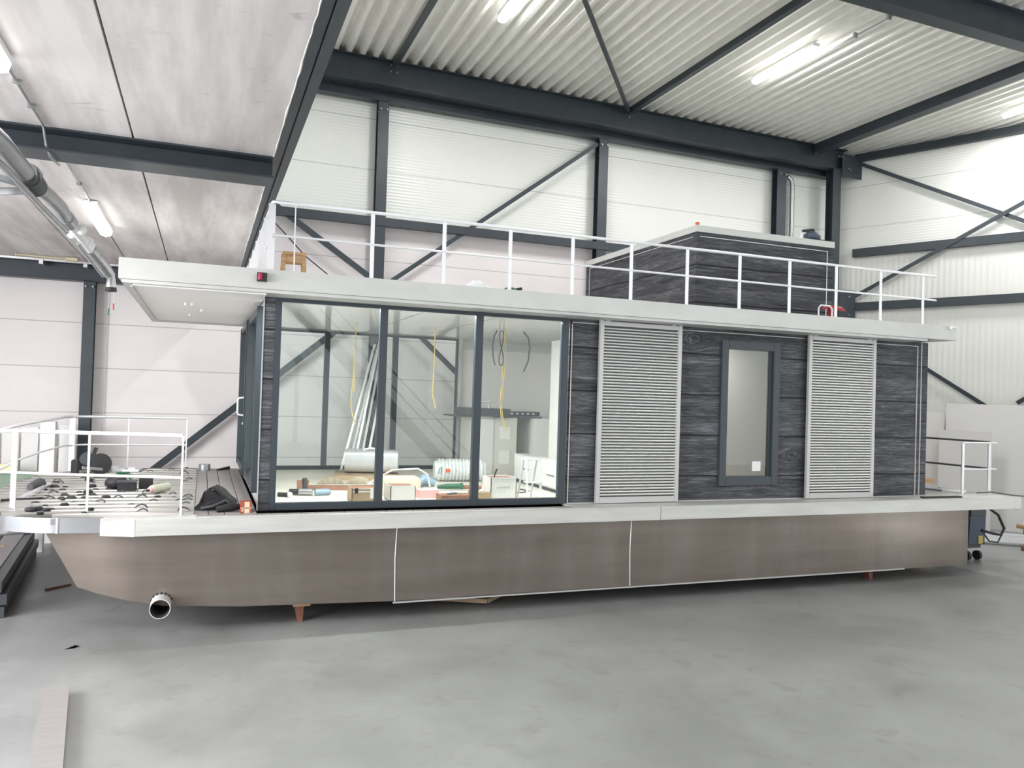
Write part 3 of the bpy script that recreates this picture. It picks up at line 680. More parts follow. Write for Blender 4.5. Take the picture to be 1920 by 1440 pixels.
MB().tube([(8.10, 8.9, 1.222), (8.10, 8.9, 1.40), (8.14, 8.9, 1.44), (8.30, 8.9, 1.44), (8.34, 8.9, 1.40), (8.34, 8.9, 1.222)], .012, 8).build('grab_hoop', ALUW, boat)
# ---- foredeck railing
ft = -.49; fm = -.91
nearp = [(-.17, 8.60), (-1.04, 8.90), (-1.74, 9.22), (-1.98, 9.62), (-2.05, 11.0), (-2.02, 12.4), (-1.85, 13.2), (-1.55, 13.40), (-.22, 13.42)]
fr = MB().tube([(x, y, ft-.03*(i in (3, 4, 5))) for i, (x, y) in enumerate(nearp)], .02, 8).build('foredeck_railing', ALUW, boat, label='tubular railing round the foredeck')
MB().tube([(x, y, fm-.03*(i in (3, 4, 5))) for i, (x, y) in enumerate(nearp)], .014, 8).build('mid_rail', ALUW, fr)
for i, (x, y, ww) in enumerate(((-.17, 8.60, .02), (-1.04, 8.90, .022), (-1.78, 13.26, .07), (-1.99, 9.7, .03), (-1.04, 13.41, .02), (-.22, 13.42, .02))):
    MB().bar((x, y, DZ), (x, y, ft), ww, .02, (0, 1, 0)).build('railing_post', ALUW, fr)
w = MB(); w.add([(0,0,0)]*0, []); w.bar((-1.74, 9.22, DZ), (-1.74, 9.22, ft-.01), .06, .012, (.5, .8, 0)); w.build('railing_post', ALUW, fr)
# ---- stern railing
sr = MB().tube([(10.93, 8.85, -.49), (11.65, 8.85, -.49)], .014, 8).build('stern_railing', ALUW, boat)
MB().tube([(10.93, 8.85, -.90), (11.65, 8.85, -.90)], .012, 8).build('mid_rail', ALUW, sr)
for z in (-.475, -.89): MB().tube([(11.5, 8.85, z), (11.5, 13.2, z)], .016, 8).build('mid_rail', DGREY, sr)
MB().bar((10.93, 8.85, DZ), (10.93, 8.85, -.49), .05, .014, (0, 1, 0)).build('railing_post', ALU, sr)
for y in (8.85, 11.6): MB().bar((11.5, y, DZ), (11.5, y, -.49), .055, .014, (0, 1, 0)).build('railing_post', ALU, sr)

# ================================================================== THINGS ON THE ROOF
t = thing('wooden_stool', 'small pine stool standing on the roof deck behind the left railing', 'stool', (.96, 9.6, 1.222))
MB().box(.80, 1.07, 9.5, 9.72, 1.575, 1.61).build('seat', WOOD, t); MB().box(.82, 1.05, 9.52, 9.54, 1.49, 1.575).build('apron', WOOD, t); MB().box(.82, 1.05, 9.68, 9.70, 1.49, 1.575).build('apron', WOOD, t)
for x, dx in ((.825, -.02), (1.045, .02)):
    for y in (9.53, 9.69): MB().bar((x+dx, y, 1.222), (x, y, 1.58), .04, .03, (0, 1, 0)).build('leg', WOOD, t)
w = MB(); w.blob((2.92, 8.75, 1.255), (.13, .08, .085), 14, 8, 0, .12); w.blob((3.07, 8.75, 1.24), (.08, .05, .05), 10, 6, 0, .15); w.blob((2.8, 8.78, 1.235), (.08, .06, .035), 10, 6, 0, .15)
w.build('crumpled_cloth', CLOTH, label='crumpled white cloth on the roof edge behind the railing', cat='cloth')
t = thing('power_drill', 'dark green power drill lying on the roof edge', 'drill', (3.36, 8.7, 1.222))
MB().blob((3.33, 8.7, 1.258), (.085, .04, .036), 12, 8).build('motor_body', GREEN, t); MB().cyl((3.40, 8.7, 1.27), (3.47, 8.69, 1.285), .017, 8).build('chuck', BLACK, t); MB().tube([(3.25, 8.7, 1.25), (3.2, 8.68, 1.235), (3.12, 8.7, 1.229)], .006, 6).build('cord', BLACK, t)
t = thing('circular_grinder', 'dark blue power tool with pale hose on top of the roof box', 'power tool', (8.55, 9.6, 2.52))
w = MB(); w.tube([(8.46, 9.6, 2.585), (8.56, 9.6, 2.61), (8.70, 9.6, 2.575)], [.055, .07, .05], 12); w.build('motor_body', BLUE, t)
MB().bar((8.40, 9.6, 2.655), (8.60, 9.6, 2.685), .04, .045).build('handle', BLACK, t)
MB().tube([(8.45, 9.6, 2.64), (8.40, 9.6, 2.62), (8.37, 9.6, 2.56), (8.36, 9.6, 2.525)], .02, 10).build('dust_hose', ALUW, t)
MB().tube([(8.66, 9.6, 2.57), (8.76, 9.58, 2.545), (8.88, 9.56, 2.545), (8.90, 9.53, 2.53), (8.84, 9.50, 2.528), (8.70, 9.50, 2.528), (8.62, 9.53, 2.528)], .008, 6).build('cord', BLACK, t)
MB().box(8.58, 8.61, 9.58, 9.62, 2.64, 2.69).build('switch', BLACK, t)
w = MB(); w.box(6.435, 6.475, 9.5, 9.54, 2.52, 2.555); w.box(6.43, 6.48, 9.495, 9.545, 2.55, 2.56); w.build('orange_clip', ORANGE, label='tiny orange clip on the near corner of the roof box', cat='clip')
w = MB(); w.tube([(8.26, 9.0, 1.41), (8.33, 9.0, 1.44), (8.60, 9.0, 1.43), (8.68, 9.0, 1.405)], [.012, .03, .03, .01], 10); w.box(8.40, 8.50, 8.97, 9.03, 1.222, 1.43)
w.build('red_clamp', RED, label='red clamp lying behind the last roof railing posts', cat='clamp')

# ================================================================== THINGS ON THE FOREDECK
CAPS = [(-1.54, 11.07), (-1.52, 10.72), (-1.65, 11.04), (-1.63, 10.74), (-1.08, 11.38), (-1.02, 11.50), (-1.17, 10.76), (-1.43, 10.25), (-1.59, 10.15), (-1.31, 10.46), (-1.25, 10.14), (-1.32, 9.95), (-1.39, 9.78), (-1.06, 9.90), (-1.14, 10.20), (-1.19, 9.96), (-1.32, 11.78), (-1.46, 12.06), (-1.31, 12.0), (-1.1, 11.97), (-0.95, 12.06), (-1.7, 11.47), (-1.3, 11.45), (-1.6, 9.88), (-1.61, 9.61), (-1.73, 10.81), (-1.46, 9.25), (-1.39, 9.17), (-1.54, 8.94), (-1.48, 8.97), (-1.44, 8.86), (-1.4, 8.94), (-1.29, 9.27), (-1.13, 9.29), (-1.11, 9.01), (-1.06, 8.86), (-1.01, 8.94), (-1.23, 10.87), (-1.25, 12.14), (-1.18, 12.08), (-1.06, 12.10), (-1.12, 11.72), (-1.01, 11.30), (-1.01, 10.76), (-1.20, 10.3), (-0.98, 9.98), (-0.44, 9.81), (-1.07, 11.1), (-1.35, 11.64), (-0.2, 13.30)]
CLIPS = [(-0.78, 13.13), (-0.68, 12.75), (-0.41, 13.12), (-0.23, 12.78), (-0.22, 12.47), (-0.81, 12.12), (-0.36, 12.12), (-0.66, 11.82), (-0.14, 11.78), (-0.19, 11.52), (-0.71, 11.21), (-0.48, 10.89), (-0.85, 10.36), (-0.58, 10.30), (-0.61, 10.09), (-0.29, 10.07), (-0.85, 9.95), (-0.60, 9.80), (-0.27, 9.83), (-0.12, 9.98), (-0.98, 9.50), (-0.47, 9.56), (-0.20, 9.56), (-0.12, 9.70), (-0.67, 9.3), (-0.13, 9.31), (-0.55, 9.0), (-0.52, 8.73), (-0.15, 8.73), (-1.73, 11.78), (-1.65, 11.40), (-1.57, 10.47), (-1.55, 10.35), (-1.24, 9.55), (-1.53, 9.98)]
proto = None
def ridge(y):
    k = ((y-8.60) % .2707); return DZ+(.022 if .055 < k < .135 else 0)
for i, (x, y) in enumerate(CAPS):
    if proto is None:
        w = MB(); w.tube([(x-.035, y, DZ+.016), (x-.02, y, DZ+.02), (x+.02, y, DZ+.02), (x+.038, y, DZ+.014)], [.012, .02, .022, .012], 8)
        proto = w.build('rubber_cap', BLACK, label='small black rubber cap scattered among others on the ribbed foredeck', cat='cap', group='black rubber caps on the foredeck', loc=(x, y, DZ)); o = proto
    else:
        o = proto.copy(); COL.objects.link(o); o.location = (x, y, ridge(y)+H)
    o.rotation_euler = (0, 0, random.uniform(-.5, .5)); s = random.uniform(.6, 1.25); o.scale = (s*1.15, s, s)
proto = None
for i, (x, y) in enumerate(CLIPS):
    if proto is None:
        w = MB(); w.tube([(x-.065, y, DZ+.004), (x-.035, y, DZ+.03), (x, y, DZ+.042), (x+.035, y, DZ+.03), (x+.05, y, DZ+.004)], [.004, .009, .008, .009, .007], 6)
        proto = w.build('bent_clip', DGREY, label='bent dark wire clip arched over a rib of the foredeck', cat='clip', group='bent clips on the foredeck planks', loc=(x, y, DZ)); o = proto
    else:
        o = proto.copy(); COL.objects.link(o); o.location = (x, y, ridge(y)+H)
    o.rotation_euler = (0, 0, random.choice((0, math.pi))+random.uniform(-.25, .25)); s = random.uniform(.8, 1.1); o.scale = (s, s, s)
w = MB(); w.box(-.92, -.72, 10.55, 10.75, DZ+.02, DZ+.13); w.blob((-.95, 10.8, DZ+.1), (.13, .12, .09), 12, 8, 0, .08)
t = thing('tool_bag', 'open black and green tool bag in the middle of the foredeck', 'bag', (-.8, 10.7, DZ))
w.build('bag_body', BLACK, t, bevel=0); MB().box(-.93, -.71, 10.54, 10.76, DZ+.12, DZ+.135).build('bag_rim', DGREY, t); MB().tube([(-.98, 10.7, DZ+.1), (-.95, 10.85, DZ+.2), (-.83, 10.9, DZ+.2), (-.78, 10.8, DZ+.1)], .02, 8).build('strap', GREEN, t)
w = MB().box(-.69, -.56, 10.72, 10.86, DZ+.02, DZ+.16).rot(.3, -.6, 10.8); w.build('black_pouch', BLACK, label='square black pouch right beside the open tool bag', cat='pouch')
t = thing('spray_can', 'pale spray can lying on its side on the foredeck', 'can', (-.45, 10.3, DZ))
MB().tube([(-.52, 10.2, DZ+.075), (-.36, 10.42, DZ+.085)], .05, 16).build('can_body', plain('pale_green_can', (.50, .52, .42), .4), t); MB().tube([(-.55, 10.15, DZ+.072), (-.52, 10.2, DZ+.075)], [.03, .045], 14).build('can_cap', PINK, t); MB().tube([(-.57, 10.13, DZ+.07), (-.55, 10.15, DZ+.072)], .014, 8).build('nozzle', BLACK, t)
t = thing('angle_grinder', 'black bench tool with round disc at the far edge of the foredeck', 'power tool', (-1.45, 12.7, DZ))
MB().tube([(-1.52, 12.75, DZ+.22), (-1.52, 12.85, DZ+.22)], .09, 16).build('motor_body', DGREY, t); MB().tube([(-1.34, 12.72, DZ+.15), (-1.34, 12.76, DZ+.15)], .15, 24).build('disc', BLACK, t); MB().bar((-1.56, 12.7, DZ+.10), (-1.2, 12.8, DZ+.06), .1, .04).build('base_plate', GALV, t)
MB().bar((-1.44, 12.75, DZ+.25), (-1.40, 12.75, DZ+.38), .04, .05).build('handle', BLACK, t)
w = MB().box(-1.64, -1.55, 12.2, 12.32, DZ+.02, DZ+.25); w.build('black_case', BLACK, label='upright black case at the left rear of the foredeck', cat='case', bevel=.01)
for (x, y, sx, sy, r, lab) in ((-1.18, 12.95, .17, .12, .2, 'silver metal plate at the far foredeck edge, largest of the plates'), (-.93, 12.9, .11, .1, -.2, 'white metal plate on a black strip, far foredeck edge'), (-1.38, 13.05, .1, .06, .5, 'small pale offcut beside the round disc tool')):
    w = MB().box(x-sx, x+sx, y-sy, y+sy, DZ+.025, DZ+.06).rot(r, x, y); w.box(x-sx*.5, x+sx*.4, y-sy, y+sy, DZ+.06, DZ+.085); w.build('metal_plate', ALUW, label=lab, cat='plate', bevel=.004)
w = MB().tube([(.0, 13.2, DZ+.01), (.1, 13.2, DZ+.01)], .05, 16); w = MB().hollow((.06, 13.2, DZ+.004), (.06, 13.2, DZ+.10), .085, .03, 20); w.build('tape_roll', GALV, label='grey roll of tape standing on the far end of the deck boards', cat='tape')
w = MB().tube([(.24, 13.1, DZ+.02), (.34, 13.2, DZ+.03), (.42, 13.3, DZ+.035)], [.012, .022, .025], 8); w.build('utility_knife', BLACK, label='small black knife on the far end of the deck boards', cat='knife')
w = MB(); w.bar((-1.78, 9.9, DZ+.04), (-1.72, 11.2, DZ+.04), .06, .03); w.build('aluminium_profile', ALU, label='short flat aluminium profile lying at the bow', cat='profile')
w = MB(); w.bar((-1.95, 9.75, DZ+.035), (-1.6, 9.85, DZ+.035), .03, .025); w.build('long_drill_bit', BLACK, label='long dark bit lying across the bow end of the deck', cat='tool')
w = MB(); w.tube([(-1.85, 11.3, DZ+.06), (-1.8, 11.0, DZ+.07), (-1.87, 10.8, DZ+.05)], [.04, .07, .04], 8); w.build('dark_glove', DGREY, label='dark crumpled glove at the left edge of the foredeck', cat='glove')
w = MB(); w.bar((-1.62, 9.05, DZ+.03), (-1.58, 9.25, DZ+.03), .035, .02); w.bar((-1.58, 9.25, DZ+.03), (-1.62, 9.42, DZ+.03), .035, .02); w.build('angle_bracket', GALV, label='bent grey bracket near the front corner of the foredeck', cat='bracket')
t = thing('work_jacket', 'crumpled black jacket or bag on the grey deck boards', 'bag', (.2, 9.0, DZ))
w = MB(); w.prism([(.0, DZ+.004), (.34, DZ+.004), (.34, DZ+.07), (.28, DZ+.12), (.2, DZ+.2), (.13, DZ+.24), (.09, DZ+.2), (.05, DZ+.08), (.0, DZ+.04)], 'y', 8.9, 9.2)
w.v = [(x+(y-9.05)*.3+random.uniform(-.01, .01), y+random.uniform(-.03, .03), z) for x, y, z in w.v]; w.build('folded_fabric', BLACK, t, bevel=.01)
MB().tube([(.17, 8.75, DZ+.03), (.3, 8.78, DZ+.05), (.42, 8.85, DZ+.045)], [.03, .045, .025], 10).build('sleeve', BLACK, t); MB().tube([(.02, 8.88, DZ+.03), (.12, 8.85, DZ+.05), (.26, 8.86, DZ+.11), (.32, 8.9, DZ+.05)], .016, 8).build('hem', DGREY, t)
w = MB().blob((.47, 8.83, DZ+.04), (.025, .025, .035)); w.build('red_screw_cap', RED, label='tiny red cap beside the black jacket', cat='cap')
t = thing('small_carton', 'small red and cream carton at the foot of the cabin corner', 'carton', (.46, 8.72, DZ))
w = MB(); w.box(.40, .51, 8.66, 8.78, DZ+.004, DZ+.118); w.build('carton_body', plain('red_carton', (.36, .07, .045), .6), t)
w = MB(); w.box(.44, .49, 8.657, 8.66, DZ+.004, DZ+.118); w.box(.40, .51, 8.657, 8.66, DZ+.05, DZ+.058); w.box(.41, .43, 8.656, 8.66, DZ+.02, DZ+.04); w.build('printed_panel', plain('cream_print', (.70, .55, .38), .6), t)

# ================================================================== INSIDE THE LOUNGE
IF = CB+.012
t = thing('white_boiler', 'silver foil wrapped rounded boiler lying on the lounge floor', 'boiler', (2.45, 12.2, IF))
pr = []
for k in range(24):
    a = 2*math.pi*k/24; c, s_ = math.cos(a), math.sin(a)
    pr.append((12.25+.20*math.copysign(abs(c)**.45, c), IF+.25+.17*math.copysign(abs(s_)**.45, s_)))
pr = [(a-.35, b) for a, b in pr]
w = MB().prism(pr, 'x', 2.02, 2.80, True).rot(-.28, 2.38, 11.9); w.build('boiler_shell', FOIL, t); MB().tube([(2.25, 11.8, IF+.42), (2.35, 11.75, IF+.45), (2.46, 11.77, IF+.43), (2.56, 11.8, IF+.415)], .014, 8).build('strap', WHITEP, t)
w = MB().box(1.9, 2.85, 11.4, 12.2, IF, IF+.07).rot(-.2, 2.45, 12.1); w.build('packing_board', CARD, label='flat cardboard sheet under the foil wrapped boiler', cat='cardboard')
t = thing('duct_coil', 'bundle of ribbed flexible duct in milky film on the lounge floor', 'duct', (3.75, 11.6, IF))
pts = []; rs = []
for k in range(61):
    u = k/60; pts.append((3.20+.76*u, 11.28-.1*u, IF+.17)); rs.append((.165 if k % 4 else .145)*(1 if .06 < u < .94 else .8))
w = MB().tube(pts, rs, 20); w.build('ribbed_duct', CLEARP, t); MB().box(3.33, 3.39, 11.08, 11.10, IF+.15, IF+.2).build('label_patch', ORANGE, t); MB().tube([(3.22, 11.11, IF+.13), (3.24, 11.1, IF+.22), (3.27, 11.1, IF+.22), (3.26, 11.11, IF+.13), (3.22, 11.11, IF+.13)], .004, 5).build('tag_ring', BLACK, t)
def openbox(name, lab, x0, x1, y0, y1, h, rot, mat, flap=None, extra=None):
    t = thing(name, lab, 'box', ((x0+x1)/2, (y0+y1)/2, IF))
    cx, cy = (x0+x1)/2, (y0+y1)/2; w = MB(); th = .008
    w.box(x0, x1, y0, y1, IF, IF+.01); w.box(x0, x1, y0, y0+th, IF, IF+h); w.box(x0, x1, y1-th, y1, IF, IF+h); w.box(x0, x0+th, y0, y1, IF, IF+h); w.box(x1-th, x1, y0, y1, IF, IF+h)
    w.rot(rot, cx, cy).build('carton', mat, t)
    if flap: MB().box(x0+.01, x1-.01, y0+.01, y1-.01, IF+h-.03, IF+h-.015).rot(rot, cx, cy).build('contents', flap, t)
    if extra: extra(t, rot, cx, cy)
    return t
def marks(t, rot, cx, cy):
    w = MB(); y = 9.188
    for k in range(8): w.box(3.42+.022*k, 3.434+.022*k, y-.002, y, IF+.14, IF+.158+.006*(k % 2))
    for k in range(3): w.box(3.45+.03*k, 3.47+.03*k, y-.002, y, IF+.09, IF+.10)
    w.box(3.36, 3.66, y-.002, y, IF+.246, IF+.252)
    w.rot(rot, cx, cy).build('printed_marks', plain('faint_print', (.45, .47, .47), .6), t)
    MB().tube([(3.46, 9.4, IF+.1), (3.46, 9.4, IF+.28), (3.49, 9.4, IF+.36)], .01, 6).build('cable_end', BLACK, t)
openbox('white_carton', 'open white carton with faint print in front of the white drawers', 3.34, 3.68, 9.19, 9.52, .27, 0, WHITE, RUST, marks)
openbox('white_carton', 'open white carton with brown flaps just right of the first window mullion', 2.08, 2.38, 9.15, 9.5, .19, 0, WHITE, RUST)
t = openbox('tool_case', 'khaki tool case with pale clasps at the first mullion', 1.63, 1.98, 9.15, 9.45, .17, 0, CARD, RUST)
w = MB(); w.box(1.64, 1.97, 9.143, 9.15, IF+.12, IF+.135); w.box(1.64, 1.97, 9.143, 9.15, IF+.155, IF+.165)
w.build('edge_strip', WHITEP, t); MB().box(1.84, 1.88, 9.135, 9.15, IF+.05, IF+.17).build('clasp', WHITEP, t); MB().box(1.66, 1.70, 9.135, 9.15, IF+.11, IF+.17).build('clasp', BLACK, t)
w = MB().box(2.50, 2.74, 9.42, 9.6, IF, IF+.10).rot(.1, 2.62, 9.5); w.build('pink_box', PINK, label='low pink box right of the open white carton', cat='box')
w = MB().box(2.08, 2.62, 9.75, 10.15, IF, IF+.21).rot(-.1, 2.35, 9.95); w.build('cream_carton', plain('cream_card', (.70, .60, .47), .7), label='wide cream carton behind the open white carton', cat='box', bevel=.02)
w = MB(); w.box(1.2, 1.95, 10.35, 10.5, IF, IF+.05); w.rot(-.1, 1.6, 10.4); w.build('brown_plank', RUST, label='flat brown plank lying on the lounge floor left of the boiler', cat='plank')
w = MB()
for k in range(9):
    a = k/8; x = 1.42+.6*a; w.add([(x, 10.62, IF+.06+.09*abs(math.sin(a*5))), (x+.08, 10.60, IF+.06+.09*abs(math.sin((a+.125)*5))), (x+.08, 10.75, IF+.03), (x, 10.78, IF+.03)], [(0, 1, 2, 3)])
w.build('curled_foam_sheet', plain('ivory_foam', (.72, .66, .55), .7), label='curled ivory foam sheet behind the brown plank', cat='sheet')
w = MB().tube([(2.0, 10.3, IF+.03), (2.1, 10.2, IF+.15), (2.35, 10.25, IF+.27), (2.7, 10.3, IF+.28), (2.85, 10.35, IF+.2), (2.9, 10.4, IF+.03)], .012, 8); w.build('white_hose', WHITEP, label='white hose arching over the cream carton', cat='hose')
t = thing('sealant_gun', 'sealant gun with grey cartridge near the left of the lounge floor', 'tool', (1.2, 9.9, IF))
MB().tube([(1.02, 9.95, IF+.04), (1.12, 9.9, IF+.045)], .035, 12).build('nozzle_end', BLACK, t); MB().tube([(1.12, 9.9, IF+.045), (1.28, 9.86, IF+.045)], .04, 12).build('cartridge', GALV, t); MB().bar((1.2, 9.9, IF+.05), (1.19, 9.95, IF+.2), .05, .05).build('handle', BLACK, t)
t = thing('glue_bottle', 'pale green bottle lying beside the sealant gun', 'bottle', (1.4, 9.9, IF))
MB().tube([(1.31, 9.86, IF+.04), (1.47, 9.88, IF+.04), (1.5, 9.88, IF+.04)], [.04, .04, .02], 12).build('bottle_body', BLUEF, t); MB().tube([(1.5, 9.88, IF+.04), (1.53, 9.885, IF+.04)], .018, 10).build('bottle_cap', WHITEP, t)
w = MB().box(1.13, 1.27, 10.15, 10.22, IF, IF+.15); w.build('brown_tape_dispenser', RUST, label='upright brown block behind the sealant gun', cat='block')
w = MB().tube([(.87, 9.8, IF+.03), (.98, 9.75, IF+.03)], .026, 10); w.mi = 1; w.blob((1.0, 9.74, IF+.03), (.035, .035, .035)); w.build('round_brush', [BLACK, WHITEP], label='small black brush with white tip at the far left of the lounge floor', cat='brush')
w = MB(); w.tube([(2.80, 10.6, IF+.06), (2.88, 10.65, IF+.10), (3.03, 10.6, IF+.05)], [.05, .09, .05], 10); w.blob((2.76, 10.55, IF+.05), (.09, .08, .05), 10, 6, 0, .1); w.build('blue_film_ball', BLUEF, label='crumpled blue film between the boiler and the green tool', cat='film')
t = thing('green_multitool', 'long green power tool lying on the lounge floor', 'power tool', (3.3, 9.9, IF))
MB().tube([(2.95, 10.2, IF+.045), (3.08, 10.2, IF+.05), (3.25, 10.2, IF+.05), (3.3, 10.2, IF+.055)], [.025, .035, .035, .045], 12).build('motor_body', GREEN, t); MB().tube([(3.3, 10.2, IF+.04), (3.56, 10.18, IF+.035)], .026, 10).build('handle', RUST, t)
w = MB(); w.box(2.68, 3.07, 9.08, 9.32, IF, IF+.075); w.build('flat_carton', RUST, label='low brown carton holding a pair of scissors', cat='box')
t = thing('scissors', 'pair of blue handled scissors on the low brown carton', 'scissors', (2.95, 9.2, IF+.075))
MB().bar((2.94, 9.2, IF+.08), (3.06, 9.25, IF+.08), .012, .004).build('blade', ALU, t); MB().tube([(2.82+.04*math.cos(a*.7), 9.18+.03*math.sin(a*.7), IF+.083) for a in range(9)], .007, 6, closed=True).build('grip', BLUE, t); MB().tube([(2.88+.04*math.cos(a*.7), 9.24+.03*math.sin(a*.7), IF+.083) for a in range(9)], .007, 6, closed=True).build('grip', BLUE, t)
w = MB(); w.box(3.10, 3.32, 9.12, 9.36, IF, IF+.10); w.mi = 1
for k in range(7): w.blob((3.13+.027*k, 9.18+.05*(k % 3), IF+.11), (.022, .03, .018))
w.build('parts_box', [CARD, WHITEP], label='cardboard box filled with small white parts beside the open white carton', cat='box')
# added fill strip, hidden behind the panorama window head to brighten the lounge
t = thing('fill_strip', 'added fill strip hidden behind the window head above the lounge glass', 'lamp', (2.4, 8.93, .97))
MB().box(.8, 4.05, 8.90, 8.96, .972, .985).build('channel', WHITEP, t); MB().box(.82, 4.03, 8.91, 8.95, .969, .972).build('diffuser', LAMPM, t)
MB().box(.8, 4.05, 8.966, 8.970, .962, .984).build('shield', WHITEP, t)
area('strip_fill', (2.4, 8.94, .9655), (3.2, .03), 60)
area('bedroom_fill', (6.9, 10.6, .95), (.5, .3), 5)  # added fill for the room behind the side window, no fitting there
# kitchen
t = thing('kitchen_island', 'cream kitchen island with dark worktop at the back of the lounge', 'kitchen unit', (4.6, 12.4, IF))
MB().box(4.12, 4.90, 12.3, 12.95, IF, -.33).build('cabinet_body', CABINET, t); MB().box(4.14, 4.48, 12.285, 12.3, IF, -.33).build('side_panel', WHITE, t)
for z in (-.55, -.95): MB().box(4.60, 4.78, 12.288, 12.3, z-.16, z+.06).build('appliance_panel', INWALL, t)
MB().box(4.0, 4.72, 12.15, 12.98, -.33, -.20).build('sink_block', DARKTOP, t); MB().box(3.82, 5.35, 12.3, 13.0, -.345, -.32).build('worktop', DARKTOP, t)
w = MB(); w.tube([(4.18, 12.5, -.2), (4.18, 12.5, -.12)], .02, 10); w.tube([(4.18, 12.5, -.13), (4.3, 12.4, -.10), (4.42, 12.35, -.08)], .013, 8); w.build('faucet', ALU, t); MB().tube([(4.42, 12.4, -.2), (4.42, 12.4, -.10), (4.46, 12.4, -.09)], .01, 8).build('lever', ALU, t)
t = thing('spice_rack', 'dark perforated strip on the worktop at the right', 'rack', (5.1, 12.8, -.32)); MB().box(4.8, 5.5, 12.75, 12.85, -.32, -.25).build('strip', DGREY, t)
for k in range(6): MB().box(4.85+.1*k, 4.90+.1*k, 12.74, 12.75, -.30, -.27).build('slot', ALUW, t)
MB().box(5.2, 5.55, 12.3, 13.0, IF, -.35).build('tall_grey_cabinet', INWALL, label='narrow grey cabinet right of the kitchen island', cat='cabinet')
MB().box(4.64, 5.2, 9.3, 10.4, IF, .82).build('tall_cabinet', WHITE, label='tall white cabinet filling the right end of the lounge glass', cat='cabinet')
t = thing('drawer_unit', 'low white drawer unit in front of the tall white cabinet', 'drawers', (4.53, 10.2, IF))
MB().box(4.44, 4.63, 9.3, 11.2, IF+.05, IF+.42).build('drawer_body', WHITE, t); MB().box(4.46, 4.63, 9.32, 11.18, IF, IF+.05).build('plinth', DGREY, t)
for y in (9.32, 10.26): MB().box(4.428, 4.44, y, y+.92, IF+.07, IF+.40).build('drawer_front', WHITEP, t, bevel=.003)
for y in (9.7, 10.6): MB().box(4.418, 4.428, y, y+.25, IF+.22, IF+.235).build('handle', GALV, t)
t = thing('white_stepladder', 'small white folding step stool in front of the white drawers', 'stool', (3.95, 9.1, IF))
for x in (3.79, 3.97): MB().bar((x, 9.08, IF), (x+.01, 9.2, IF+.5), .02, .03, (0, 1, 0)).build('leg', WHITEP, t)
for z, y in ((.22, 9.12), (.5, 9.2)): MB().box(3.78, 3.99, y-.02, y+.1, IF+z-.012, IF+z).build('step', WHITEP, t)
for x in (3.79, 3.97): MB().bar((x, 9.42, IF), (x+.01, 9.28, IF+.48), .018, .02, (0, 1, 0)).build('leg', WHITEP, t)
MB().tube([(3.7, 9.7, IF+.01), (4.0, 9.75, IF+.012), (4.15, 9.9, IF+.012), (4.1, 10.1, IF+.012)], .008, 6).build('floor_cable', BLACK, label='thin black cable on the floor by the white drawers', cat='cable')
# leaning glass strips / profiles seen through the first window
for k, (xb, xt, zt) in enumerate(((2.05, 2.62, .80), (2.16, 2.66, .72), (2.24, 2.70, .86), (2.34, 2.72, .60), (2.44, 2.76, .15))):
    MB().bar((xb, 12.6, IF), (xt, 13.05, zt), .035, .012, (0, 1, 0)).build('leaning_profile', CLEARP if k % 2 else ALUW, label='thin pale profile leaning in the bundle behind the boiler', cat='profile', group='pale profiles leaning behind the boiler')
# hanging cables
def hang(pts, r, mt, lab): return MB().tube(pts, r, 6).build('hanging_cable', mt, label=lab, cat='cable')
hang([(1.95, 11, .973), (1.94, 11, .75), (1.93, 11, .3), (1.90, 11, -.15), (1.93, 11, -.32), (1.98, 11, -.44)], .007, YELLOW, 'single yellow cable hanging behind the first window pane')
hang([(1.90, 10.8, .75), (1.895, 10.8, .4), (1.91, 10.8, .0)], .005, YELLOW, 'short thin cable hanging just left of the single yellow cable')
hang([(3.07, 11, .973), (3.075, 11, .5), (3.06, 11, .0), (3.12, 11, -.2)], .009, YELLOW, 'pale yellow cable hanging behind the middle window pane')
hang([(4.14, 11, .973), (4.13, 11, .5), (4.10, 11, -.1), (4.13, 11, -.35), (4.2, 11, -.46)], .007, YELLOW, 'left strand of the yellow cable pair behind the right pane')
hang([(4.16, 11, .973), (4.165, 11, .5), (4.12, 11, -.1), (4.15, 11, -.3), (4.24, 11, -.5)], .007, YELLOW, 'right strand of the yellow cable pair behind the right pane')
hang([(4.02, 11, .973), (3.98, 11, .9), (3.955, 11, .75), (3.965, 11, .6), (4.0, 11, .46)], .011, DGREY, 'black curved cable left of the yellow pair behind the right pane')
hang([(4.44, 11, .973), (4.52, 11, .9), (4.55, 11, .75), (4.53, 11, .55), (4.46, 11, .38)], .011, DGREY, 'black curved cable right of the yellow pair behind the right pane')
w = MB(); pts = []
for k in range(24):
    a = 2*math.pi*k/24; pts.append((4.095+.035*math.sin(2*a), 11.0+.01*math.cos(a), .72+.26*math.cos(a)))
w.tube(pts, .008, 6, closed=True).build('cable_loop', DGREY, label='black cable wound in a figure of eight behind the right pane', cat='cable')
